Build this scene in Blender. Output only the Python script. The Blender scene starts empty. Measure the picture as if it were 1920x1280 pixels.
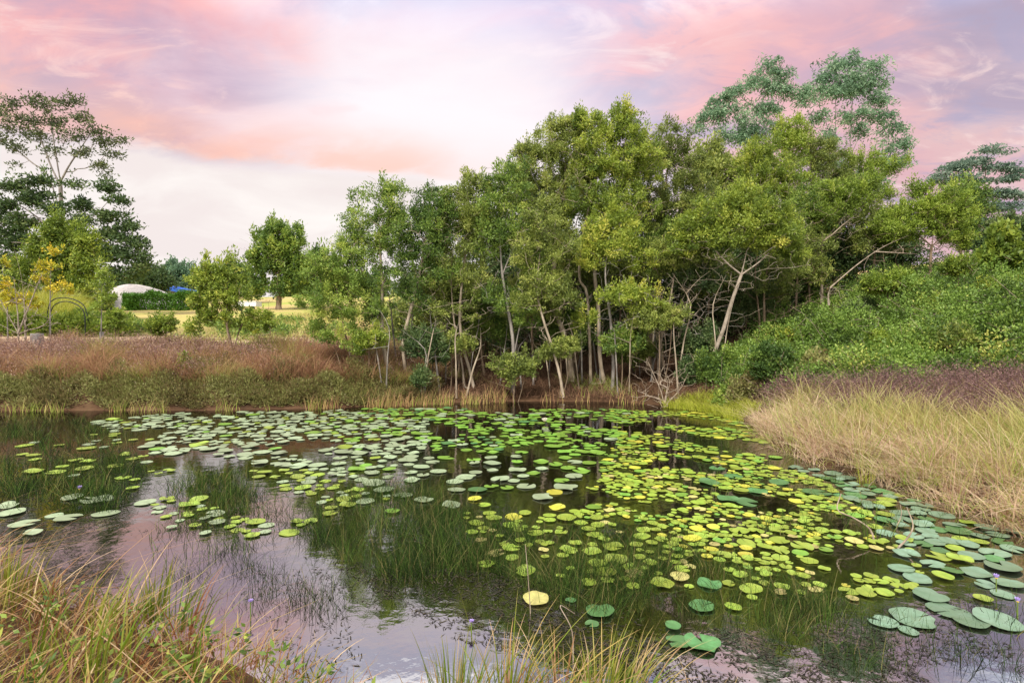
import bpy, math, random
import numpy as np
from mathutils import Vector

random.seed(11)
rng = np.random.default_rng(11)
scene = bpy.context.scene
col = scene.collection

# ------------------------------------------------------------------ camera model
F, CX, HY, CH = 1048.0, 960.0, 615.0, 2.2      # focal length, centre, horizon (photo pixels), eye height


def wp(px, py, Y):
    return np.array([(px - CX) / F * Y, Y, CH - (py - HY) / F * Y])


def wz(px, py, z=0.0):
    Y = (CH - z) * F / (py - HY)
    return np.array([(px - CX) / F * Y, Y, z])


def proj(P):
    P = np.asarray(P)
    return CX + F * P[..., 0] / P[..., 1], HY - F * (P[..., 2] - CH) / P[..., 1]


def lin(r, g, b):
    f = lambda c: (c / 255 / 12.92) if c / 255 <= 0.04045 else ((c / 255 + 0.055) / 1.055) ** 2.4
    return (f(r), f(g), f(b), 1.0)


def sst(a, b, x):
    t = np.clip((np.asarray(x, float) - a) / (b - a), 0, 1)
    return t * t * (3 - 2 * t)


# ------------------------------------------------------------------ terrain
POND = np.array([(-32, 14.3), (-13.6, 14.9), (-8, 15.0), (-4.6, 15.5), (-2.8, 16.2), (0, 16.8), (2.2, 16.7), (3.9, 16.3), (5.2, 15.0),
                 (5.6, 13.9), (5.35, 12.4), (5.2, 11.6), (5.0, 10.0), (5.0, 9.0), (5.25, 8.1), (5.42, 7.3), (5.4, 6.6), (5.5, 6.0), (5.8, 4.6),
                 (6.1, 2.5), (6.3, 1.0), (4.2, 1.5), (2.6, 2.1), (1.5, 2.55), (0.9, 2.95), (0.2, 3.1), (-0.5, 3.05), (-1.0, 3.2), (-1.5, 3.6),
                 (-2.2, 3.9), (-3.0, 4.25), (-4.2, 4.7), (-6, 5.6), (-9, 7.0), (-14, 8.5), (-32, 9.5)], float)


def pond_d(x, y):
    """Signed distance to the water's edge, positive on land."""
    x = np.asarray(x, float); y = np.asarray(y, float)
    d = np.full(x.shape, 1e9); ins = np.zeros(x.shape, bool)
    n = len(POND)
    for i in range(n):
        a, b = POND[i], POND[(i + 1) % n]
        e = b - a
        t = np.clip(((x - a[0]) * e[0] + (y - a[1]) * e[1]) / (e @ e), 0, 1)
        d = np.minimum(d, np.hypot(x - a[0] - t * e[0], y - a[1] - t * e[1]))
        c = (a[1] > y) != (b[1] > y)
        with np.errstate(divide='ignore', invalid='ignore'):
            xi = (b[0] - a[0]) * (y - a[1]) / (b[1] - a[1] if b[1] != a[1] else 1e-9) + a[0]
        ins ^= c & (x < xi)
    return np.where(ins, -d, d)


def vnoise(x, y, s, k=0.0):
    x = np.asarray(x, float) * s + k; y = np.asarray(y, float) * s + k * 1.7
    return (np.sin(x * 1.3 + 1.7 * np.sin(y * 0.9 + k)) + np.sin(y * 1.7 + 1.3 * np.sin(x * 1.1 + 2 * k)) + np.sin((x + y) * 2.3 + k)) / 3


def ground_z(x, y):
    x = np.asarray(x, float); y = np.asarray(y, float)
    d = pond_d(x, y)
    dp = np.maximum(d, 0)
    left = np.interp(dp, [0, .4, 1, 3, 5, 8, 15, 35, 65, 150, 600], [.04, .35, .7, 1.2, 1.45, 1.75, 2.5, 4.0, 6.6, 9, 12])
    cen = np.interp(dp, [0, 1, 4, 8, 15, 35, 65, 150, 600], [.1, .3, .9, 1.6, 2.6, 4.2, 6.6, 9, 12])
    near = np.interp(dp, [0, .6, 2, 6], [.04, .22, .5, .7])
    s = (x - 5.3) + 0.5 * (y - 10)
    right = np.minimum(np.interp(s, [-8, 0, 1, 4, 5.2, 7, 11, 16, 30, 60, 300], [.3, .35, .45, .8, 1.0, 1.7, 2.9, 4, 6, 7.5, 12]), .07 + .55 * dp)
    wR = sst(4.3, 7.0, x) * sst(.5, 3, y)
    wN = sst(9, 6, y)
    far = left + (cen - left) * sst(-5.5, -1.5, x)
    z = wR * right + (1 - wR) * (wN * near + (1 - wN) * far)
    z = z + vnoise(x, y, .9) * .06 * sst(0, 1.5, dp) + vnoise(x, y, .11, 3) * .25 * sst(12, 40, dp)
    return np.where(d < 0, -.05 - .5 * np.minimum(-d, 1.4), z)


# ------------------------------------------------------------------ scene helpers
def link(o, parent=None):
    col.objects.link(o)
    if parent is not None:
        o.parent = parent
    return o


def tag(o, label=None, cat=None, group=None, kind=None):
    if label: o['label'] = label
    if cat: o['category'] = cat
    if group: o['group'] = group
    if kind: o['kind'] = kind
    return o


def empty(name, loc):
    o = bpy.data.objects.new(name, None)
    o.empty_display_size = .2
    o.location = [float(c) for c in loc]
    return link(o)


def mesh_np(name, V, Q, mat, parent=None, org=None, attrs=None, smooth=False):
    """Vertices (n,3), faces (m,k) all of one size k."""
    V = np.asarray(V, np.float32); Q = np.asarray(Q, np.int32)
    if org is not None: V = V - np.asarray(org, np.float32)
    me = bpy.data.meshes.new(name)
    me.vertices.add(len(V)); me.vertices.foreach_set('co', V.ravel())
    m, k = Q.shape
    me.loops.add(m * k); me.loops.foreach_set('vertex_index', Q.ravel())
    me.polygons.add(m)
    me.polygons.foreach_set('loop_start', np.arange(0, m * k, k, dtype=np.int32))
    me.polygons.foreach_set('loop_total', np.full(m, k, np.int32))
    if smooth: me.polygons.foreach_set('use_smooth', np.ones(m, bool))
    for an, av in (attrs or {}).items():
        a = me.attributes.new(an, 'FLOAT', 'POINT')
        a.data.foreach_set('value', np.asarray(av, np.float32))
    me.materials.append(mat)
    me.update(calc_edges=True)
    o = bpy.data.objects.new(name, me)
    return link(o, parent)


def mesh_py(name, V, Fs, mat, parent=None, smooth=False):
    me = bpy.data.meshes.new(name)
    me.from_pydata([tuple(map(float, v)) for v in V], [], Fs)
    me.materials.append(mat)
    if smooth:
        for p in me.polygons: p.use_smooth = True
    me.update()
    return link(bpy.data.objects.new(name, me), parent)


# ------------------------------------------------------------------ materials
def new_mat(name):
    m = bpy.data.materials.new(name); m.use_nodes = True
    nt = m.node_tree; nt.nodes.clear()
    out = nt.nodes.new('ShaderNodeOutputMaterial')
    return m, nt, out


def ramp(nt, fac, stops):
    r = nt.nodes.new('ShaderNodeValToRGB')
    el = r.color_ramp.elements
    while len(el) < len(stops): el.new(.5)
    for e, (p, c) in zip(el, stops):
        e.position = p; e.color = c
    nt.links.new(fac, r.inputs[0])
    return r.outputs[0]


def attr(nt, name):
    a = nt.nodes.new('ShaderNodeAttribute'); a.attribute_name = name
    return a.outputs['Fac']


def leaf_mat(name, stops, tip=None, transl=.3, rough=.5, spec=.35):
    """Two-sided leaf or blade; colour by the leaf's own tint, and towards a tip colour along the blade."""
    m, nt, out = new_mat(name)
    c = ramp(nt, attr(nt, 'tint'), stops)
    if tip:
        mx = nt.nodes.new('ShaderNodeMix'); mx.data_type = 'RGBA'
        mr = nt.nodes.new('ShaderNodeMapRange'); mr.inputs[1].default_value = tip[1]; mr.inputs[2].default_value = tip[2]
        nt.links.new(attr(nt, 'along'), mr.inputs[0])
        nt.links.new(mr.outputs[0], mx.inputs[0]); nt.links.new(c, mx.inputs[6])
        mx.inputs[7].default_value = tip[0]
        c = mx.outputs[2]
    p = nt.nodes.new('ShaderNodeBsdfPrincipled')
    p.inputs['Roughness'].default_value = rough
    p.inputs['Specular IOR Level'].default_value = spec
    t = nt.nodes.new('ShaderNodeBsdfTranslucent')
    ms = nt.nodes.new('ShaderNodeMixShader'); ms.inputs[0].default_value = transl
    nt.links.new(c, p.inputs['Base Color']); nt.links.new(c, t.inputs['Color'])
    nt.links.new(p.outputs[0], ms.inputs[1]); nt.links.new(t.outputs[0], ms.inputs[2])
    nt.links.new(ms.outputs[0], out.inputs[0])
    return m


def noise_mat(name, stops, scale=4.0, rough=.9, bump=.3, detail=6, stretch=(1, 1, 1), spec=.2):
    m, nt, out = new_mat(name)
    tc = nt.nodes.new('ShaderNodeTexCoord'); mp = nt.nodes.new('ShaderNodeMapping'); mp.inputs[3].default_value = stretch
    nt.links.new(tc.outputs['Object'], mp.inputs[0])
    n = nt.nodes.new('ShaderNodeTexNoise'); n.inputs['Scale'].default_value = scale; n.inputs['Detail'].default_value = detail
    nt.links.new(mp.outputs[0], n.inputs[0])
    c = ramp(nt, n.outputs[0], stops)
    p = nt.nodes.new('ShaderNodeBsdfPrincipled'); p.inputs['Roughness'].default_value = rough
    p.inputs['Specular IOR Level'].default_value = spec
    nt.links.new(c, p.inputs['Base Color'])
    if bump:
        b = nt.nodes.new('ShaderNodeBump'); b.inputs['Strength'].default_value = bump; b.inputs['Distance'].default_value = .05
        nt.links.new(n.outputs[0], b.inputs['Height']); nt.links.new(b.outputs[0], p.inputs['Normal'])
    nt.links.new(p.outputs[0], out.inputs[0])
    return m


def C(r, g, b): return (r, g, b, 1)


# leaf colours: tint 0 = deep old leaf ... 1 = fresh yellow-green leaf
M = {}
M['leaf_mid'] = leaf_mat('leaf_mid', [(0, C(0.0722, 0.136, 0.0311)), (0.45, C(0.191, 0.296, 0.0518)), (0.8, C(0.341, 0.449, 0.0827)), (1, C(0.499, 0.557, 0.113))], transl=.38)
M['leaf_olive'] = leaf_mat('leaf_olive', [(0, C(0.0988, 0.136, 0.0362)), (0.45, C(0.232, 0.289, 0.062)), (0.8, C(0.371, 0.438, 0.0932)), (1, C(0.487, 0.509, 0.134))], transl=.38)
M['leaf_bright'] = leaf_mat('leaf_bright', [(0, C(0.117, 0.183, 0.0283)), (0.5, C(0.29, 0.378, 0.0517)), (0.85, C(0.47, 0.532, 0.08)), (1, C(0.622, 0.603, 0.113))], transl=.38)
M['leaf_yellow'] = leaf_mat('leaf_yellow', [(0, C(0.114, 0.175, 0.0283)), (0.5, C(0.266, 0.372, 0.0471)), (0.85, C(0.409, 0.503, 0.0752)), (1, C(0.504, 0.547, 0.113))], transl=.38)
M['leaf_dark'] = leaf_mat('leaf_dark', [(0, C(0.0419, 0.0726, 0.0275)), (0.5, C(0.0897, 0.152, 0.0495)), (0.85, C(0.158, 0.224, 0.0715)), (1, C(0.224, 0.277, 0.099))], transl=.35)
M['leaf_gum'] = leaf_mat('leaf_gum', [(0, C(0.0978, 0.179, 0.105)), (0.5, C(0.206, 0.348, 0.197)), (0.85, C(0.332, 0.479, 0.284)), (1, C(0.439, 0.576, 0.357))], transl=.45)
M['leaf_blue'] = leaf_mat('leaf_blue', [(0, C(0.0864, 0.149, 0.111)), (0.5, C(0.162, 0.25, 0.177)), (0.85, C(0.27, 0.361, 0.265)), (1, C(0.367, 0.446, 0.332))], transl=.42)
M['leaf_brown'] = leaf_mat('leaf_brown', [(0, C(0.0475, 0.065, 0.0285)), (.5, C(0.095, 0.13, 0.0475)), (.85, C(0.162, 0.202, 0.0665)), (1, C(0.209, 0.221, 0.095))])
M['leaf_gold'] = leaf_mat('leaf_gold', [(0, C(.26, .32, .03)), (.5, C(.52, .48, .035)), (1, C(.78, .58, .05))])
M['leaf_thicket'] = leaf_mat('leaf_thicket', [(0, C(0.0616, 0.108, 0.0196)), (.45, C(0.175, 0.289, 0.046)), (.8, C(0.297, 0.415, 0.0788)), (1, C(0.472, 0.478, 0.105))])
M['leaf_weed'] = leaf_mat('leaf_weed', [(0, C(.08, .08, .025)), (.35, C(.20, .15, .06)), (.7, C(.23, .25, .07)), (1, C(.36, .35, .13))])
M['straw'] = leaf_mat('straw', [(0, C(.26, .13, .07)), (.3, C(.58, .38, .25)), (.6, C(.82, .64, .48)), (.8, C(.48, .46, .14)), (1, C(.34, .44, .07))], tip=(C(.74, .58, .40), .55, 1.3), transl=.35)
M['straw_green'] = leaf_mat('straw_green', [(0, C(.42, .30, .13)), (.4, C(.50, .45, .16)), (.7, C(.36, .45, .09)), (1, C(.24, .40, .05))], tip=(C(.66, .52, .25), .5, 1.2), transl=.35)
M['front_grass'] = leaf_mat('front_grass', [(0, C(0.186, 0.0619, 0.0199)), (.15, C(0.339, 0.155, 0.053)), (.3, C(0.44, 0.279, 0.133)), (.48, C(0.609, 0.449, 0.279)), (.6, C(0.423, 0.31, 0.0859)), (.72, C(0.22, 0.248, 0.0199)), (1, C(0.11, 0.209, 0.0133))], tip=(C(0.508, 0.325, 0.146), .6, 1.4), transl=.3)
M['purple_grass'] = leaf_mat('purple_grass', [(0, C(0.184, 0.11, 0.07)), (.5, C(0.322, 0.198, 0.12)), (1, C(0.299, 0.275, 0.08))], tip=(C(0.253, 0.121, 0.12), .45, .8), transl=.3, rough=.8)
M['purple_heads'] = leaf_mat('purple_heads', [(0, C(0.121, 0.0747, 0.075)), (.5, C(0.22, 0.132, 0.125)), (.75, C(0.363, 0.23, 0.18)), (1, C(0.506, 0.356, 0.26))], transl=.3, rough=.8)
M['rust_grass'] = leaf_mat('rust_grass', [(0, C(0.224, 0.105, 0.06)), (.4, C(0.426, 0.242, 0.12)), (.7, C(0.426, 0.315, 0.12)), (.85, C(0.336, 0.347, 0.08)), (1, C(0.269, 0.347, 0.05))], tip=(C(0.493, 0.273, 0.18), .5, 1.2), transl=.3, rough=.8)
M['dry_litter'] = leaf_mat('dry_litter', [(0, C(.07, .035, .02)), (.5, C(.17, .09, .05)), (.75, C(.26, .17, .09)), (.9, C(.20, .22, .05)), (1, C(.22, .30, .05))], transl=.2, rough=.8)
M['reed'] = leaf_mat('reed', [(0, C(0.00825, 0.0179, 0.0036)), (.45, C(0.0165, 0.0358, 0.00576)), (.72, C(0.0413, 0.0851, 0.013)), (.9, C(0.0907, 0.153, 0.0252)), (1, C(0.198, 0.171, 0.0648))], transl=.15, rough=.7, spec=.1)
M['weed_dark'] = leaf_mat('weed_dark', [(0, C(.012, .01, .006)), (.6, C(.03, .025, .014)), (1, C(.08, .065, .035))], transl=.05, rough=.6)
M['lush_grass'] = leaf_mat('lush_grass', [(0, C(.16, .25, .02)), (.5, C(.40, .45, .04)), (1, C(.60, .56, .10))], tip=(C(.5, .45, .12), .6, 1.3), transl=.35)
M['bark_pale'] = noise_mat('bark_pale', [(.3, C(.19, .15, .105)), (.55, C(.38, .31, .23)), (.75, C(.54, .46, .36))], 5, stretch=(1, 1, .5))
M['bark_brown'] = noise_mat('bark_brown', [(.3, C(.10, .07, .045)), (.55, C(.22, .16, .105)), (.75, C(.34, .27, .2))], 5, stretch=(1, 1, .4))
M['bark_grey'] = noise_mat('bark_grey', [(.3, C(.12, .11, .10)), (.55, C(.27, .24, .21)), (.75, C(.42, .38, .34))], 5, stretch=(1, 1, .4))
M['bark_white'] = noise_mat('bark_white', [(.3, C(.18, .145, .105)), (.6, C(.37, .31, .245))], 6)
M['dead_wood'] = noise_mat('dead_wood', [(.3, C(.16, .12, .085)), (.6, C(.36, .29, .22))], 8)

# ------------------------------------------------------------------ ground
gm, nt, out = new_mat('ground_earth')
tc = nt.nodes.new('ShaderNodeTexCoord')
n1 = nt.nodes.new('ShaderNodeTexNoise'); n1.inputs['Scale'].default_value = 1.3; n1.inputs['Detail'].default_value = 9
n2 = nt.nodes.new('ShaderNodeTexNoise'); n2.inputs['Scale'].default_value = .16; n2.inputs['Detail'].default_value = 5
nt.links.new(tc.outputs['Object'], n1.inputs[0]); nt.links.new(tc.outputs['Object'], n2.inputs[0])
soil = ramp(nt, n1.outputs[0], [(.3, C(.045, .027, .016)), (.5, C(.09, .05, .028)), (.68, C(.13, .08, .045))])
field = ramp(nt, n2.outputs[0], [(.35, C(.46, .31, .16)), (.5, C(.42, .36, .12)), (.62, C(.30, .34, .07)), (.75, C(.45, .38, .16))])
sep = nt.nodes.new('ShaderNodeSeparateXYZ'); nt.links.new(tc.outputs['Object'], sep.inputs[0])
mr = nt.nodes.new('ShaderNodeMapRange'); mr.inputs[1].default_value = 21; mr.inputs[2].default_value = 30
nt.links.new(sep.outputs[1], mr.inputs[0])
mx = nt.nodes.new('ShaderNodeMix'); mx.data_type = 'RGBA'
nt.links.new(mr.outputs[0], mx.inputs[0]); nt.links.new(soil, mx.inputs[6]); nt.links.new(field, mx.inputs[7])
p = nt.nodes.new('ShaderNodeBsdfPrincipled'); p.inputs['Roughness'].default_value = .95; p.inputs['Specular IOR Level'].default_value = .1
nt.links.new(mx.outputs[2], p.inputs['Base Color'])
bp = nt.nodes.new('ShaderNodeBump'); bp.inputs['Strength'].default_value = .5; bp.inputs['Distance'].default_value = .08
nt.links.new(n1.outputs[0], bp.inputs['Height']); nt.links.new(bp.outputs[0], p.inputs['Normal'])
nt.links.new(p.outputs[0], out.inputs[0])

u = np.linspace(-1, 1, 261)
gx = np.sinh(u * 4.0) / np.sinh(4.0) * 900
v = np.linspace(0, 1, 261)
gy = -12 + np.sinh(v * 4.4) / np.sinh(4.4) * 1500 + v * 26
GX, GY = np.meshgrid(gx, gy)
GZ = ground_z(GX, GY)
V = np.stack([GX, GY, GZ], -1).reshape(-1, 3)
n = len(gx); ii, jj = np.meshgrid(np.arange(len(gy) - 1), np.arange(n - 1), indexing='ij')
a = (ii * n + jj).ravel()
tag(mesh_np('ground', V, np.stack([a, a + 1, a + n + 1, a + n], 1), gm, smooth=True), 'brown earth banks and gently rising pale field around the pond', 'ground', kind='structure')

# dirt track on the left, above the bank: a sheet laid on the ground
xs = np.linspace(-40, -6, 60); ws = np.linspace(-1, 1, 7)
TX = np.repeat(xs[:, None], 7, 1); TY = 22.6 + .25 * np.sin(TX * .35) + ws[None, :] * .95
TZ = ground_z(TX, TY) + .03
V = np.stack([TX, TY, TZ], -1).reshape(-1, 3)
ii, jj = np.meshgrid(np.arange(59), np.arange(6), indexing='ij'); a = (ii * 7 + jj).ravel()
M['track'] = noise_mat('track_dirt', [(.3, C(.36, .25, .15)), (.6, C(.52, .39, .26))], 2)
tag(mesh_np('dirt_path', V, np.stack([a, a + 7, a + 8, a + 1], 1), M['track'], smooth=True), 'pale dirt track along the top of the far bank', 'path', kind='structure')

# ------------------------------------------------------------------ water
wm, nt, out = new_mat('pond_water')
p = nt.nodes.new('ShaderNodeBsdfPrincipled')
p.inputs['Base Color'].default_value = C(.006, .0045, .002); p.inputs['Roughness'].default_value = .02
p.inputs['IOR'].default_value = 5.2
tc = nt.nodes.new('ShaderNodeTexCoord')
n1 = nt.nodes.new('ShaderNodeTexNoise'); n1.inputs['Scale'].default_value = 5; n1.inputs['Detail'].default_value = 4
nt.links.new(tc.outputs['Object'], n1.inputs[0])
b = nt.nodes.new('ShaderNodeBump'); b.inputs['Strength'].default_value = .05; b.inputs['Distance'].default_value = .05
nt.links.new(n1.outputs[0], b.inputs['Height']); nt.links.new(b.outputs[0], p.inputs['Normal'])
nt.links.new(p.outputs[0], out.inputs[0])
xs = np.linspace(-34, 8, 43); ys = np.linspace(0, 18.5, 20)
X_, Y_ = np.meshgrid(xs, ys); V = np.stack([X_, Y_, X_ * 0], -1).reshape(-1, 3)
ii, jj = np.meshgrid(np.arange(19), np.arange(42), indexing='ij'); a = (ii * 43 + jj).ravel()
tag(mesh_np('pond_water', V, np.stack([a, a + 1, a + 44, a + 43], 1), wm), 'dark still pond water mirroring sky and trees', 'water', kind='structure')


# ------------------------------------------------------------------ leaves, blades, tubes
def unit(a): return a / np.maximum(np.linalg.norm(a, axis=-1, keepdims=True), 1e-9)


def leaf_quads(P, A, L, W, tint):
    """One rhombic leaf per point: P centres, A long axes, L, W sizes."""
    n = len(P)
    A = unit(A)
    S = unit(np.cross(A, rng.normal(size=(n, 3))))
    N = np.cross(A, S)
    L = np.broadcast_to(L, (n,))[:, None]; W = np.broadcast_to(W, (n,))[:, None]
    fold = (rng.random((n, 1)) * .5 - .1) * W
    V = np.stack([P - A * L / 2, P + S * W / 2 - A * L * .08 + N * fold, P + A * L / 2, P - S * W / 2 - A * L * .08 + N * fold], 1).reshape(-1, 3)
    return V, np.arange(n * 4, dtype=np.int32).reshape(n, 4), np.repeat(tint, 4)


def blades(P, h, w, lean, bend, tint, seg=3, up=1.0):
    """Grass blades: P roots, h lengths, w widths, lean (n,3) horizontal vectors, bend amounts."""
    n = len(P)
    t = np.linspace(0, 1, seg + 1)
    ang = rng.random(n) * 2 * np.pi
    S = np.stack([np.cos(ang), np.sin(ang), np.zeros(n)], 1)
    h = np.broadcast_to(h, (n,))[:, None]; w = np.broadcast_to(w, (n,))[:, None]; bend = np.broadcast_to(bend, (n,))[:, None]
    rows = []
    for k in t:
        c = P + np.array([0, 0, 1]) * h * (k * up - bend * .42 * k * k) + lean * h * (k * .25 + bend * k * k)
        ww = w * (.5 * (1 - k) ** .6 + .04)
        rows += [c - S * ww, c + S * ww]
    V = np.stack(rows, 1)
    m = 2 * (seg + 1)
    base = np.arange(n, dtype=np.int32)[:, None] * m
    Q = np.concatenate([base + np.array([2 * j, 2 * j + 1, 2 * j + 3, 2 * j + 2]) for j in range(seg)], 1).reshape(-1, 4)
    return V.reshape(-1, 3), Q, np.repeat(tint, m), np.tile(np.repeat(t, 2), n)


class Soup:
    """Gathers leaves and blades that go into one mesh."""
    def __init__(s): s.V, s.Q, s.T, s.A, s.n = [], [], [], [], 0

    def add(s, V, Q, T, A=None):
        s.V.append(V); s.Q.append(Q + s.n); s.T.append(T); s.A.append(A if A is not None else np.zeros(len(V))); s.n += len(V)
        return s

    def build(s, name, mat, parent=None, org=None):
        return mesh_np(name, np.concatenate(s.V), np.concatenate(s.Q), mat, parent, org, {'tint': np.clip(np.concatenate(s.T), 0, 1), 'along': np.concatenate(s.A)})


def tubes(P0, P1, R0, R1, sides=6):
    n = len(P0); A = unit(P1 - P0)
    ref = np.where(np.abs(A[:, :1]) > .8, np.array([[0, 1., 0]]), np.array([[1., 0, 0]]))
    U = unit(ref - A * (ref * A).sum(1, keepdims=True)); W = np.cross(A, U)
    V = np.zeros((n, 2, sides, 3))
    for k in range(sides):
        th = 2 * np.pi * k / sides
        o = U * np.cos(th) + W * np.sin(th)
        V[:, 0, k] = P0 + o * R0[:, None]; V[:, 1, k] = P1 + o * R1[:, None]
    b = np.arange(n, dtype=np.int32)[:, None] * (2 * sides)
    Q = np.concatenate([b + np.array([k, (k + 1) % sides, sides + (k + 1) % sides, sides + k]) for k in range(sides)], 1).reshape(-1, 4)
    return V.reshape(-1, 3), Q


def smooth_path(pts, n):
    pts = np.asarray(pts, float)
    if len(pts) == 2: return pts[0] + (pts[1] - pts[0]) * np.linspace(0, 1, n)[:, None]
    p = np.vstack([2 * pts[0] - pts[1], pts, 2 * pts[-1] - pts[-2]])
    out = []
    for t in np.linspace(0, len(pts) - 1 - 1e-6, n):
        i = int(t); f = t - i; a, b, c, d = p[i:i + 4]
        out.append(.5 * (2 * b + (c - a) * f + (2 * a - 5 * b + 4 * c - d) * f * f + (-a + 3 * b - 3 * c + d) * f ** 3))
    return np.array(out)


class Skeleton:
    def __init__(s): s.p, s.par, s.kind = [], [], []

    def node(s, p, par, kind=0):
        s.p.append(np.asarray(p, float)); s.par.append(par); s.kind.append(kind); return len(s.p) - 1

    def stem(s, pts, n, par=-1):
        last = par
        for q in smooth_path(pts, n): last = s.node(q, last, 0)

    def reach(s, target, zmin, wob=.12, seg=4):
        P = np.array(s.p)
        dz = P[:, 2] - target[2]
        d = np.linalg.norm(P - target, axis=1)
        cost = d + 1.2 * np.maximum(0, dz + .35 * d) + np.where(P[:, 2] < zmin, 50, 0)
        i = int(np.argmin(cost)); a = P[i]; L = np.linalg.norm(target - a)
        off = rng.normal(size=3) * wob * L
        off[2] = abs(off[2]) * .4 - .03 * L
        last = i
        for k in range(1, seg + 1):
            t = k / seg
            q = a + (target - a) * t + off * math.sin(math.pi * t) + rng.normal(size=3) * .03 * L * (t < 1)
            last = s.node(q, last, 1)
        return last

    def build(s, name, mat, parent, org, r0, rtip=.006, power=.5, sides=6):
        P = np.array(s.p); par = np.array(s.par); n = len(P)
        cnt = np.zeros(n); kids = np.zeros(n, int)
        H0 = P[0, 2]; Hm = max(P[:, 2].max() - H0, .5)
        for i in range(n):
            if par[i] >= 0: kids[par[i]] += 1
        tips = (kids == 0).astype(float)
        for i in range(n - 1, -1, -1):
            if par[i] >= 0: tips[par[i]] += tips[i]
        r = rtip * np.maximum(tips, 1) ** power
        roots = par < 0
        k = r0 / max(r[roots].max(), 1e-6)
        w = (r - rtip) / max(r[roots].max() - rtip, 1e-6)
        r = rtip + (r0 - rtip) * w ** 1.15
        # stems keep tapering gently with height instead of stepping
        hh = np.clip((P[:, 2] - H0) / Hm, 0, 1)
        r = np.maximum(r * (1 - .45 * hh), .6 * rtip)
        e = np.where(par >= 0)[0]
        R0 = np.minimum(r[par[e]], r[e] * 1.5); R1 = r[e]
        flare = P[par[e]][:, 2] < org[2] + .25
        R0 = np.where(flare & roots[par[e]], R0 * 1.35, R0)
        V, Q = tubes(P[par[e]], P[e], R0, R1, sides)
        return mesh_np(name, V, Q, mat, parent, org, smooth=True)


def gz1(x, y): return float(ground_z(np.array([x]), np.array([y]))[0])


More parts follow.
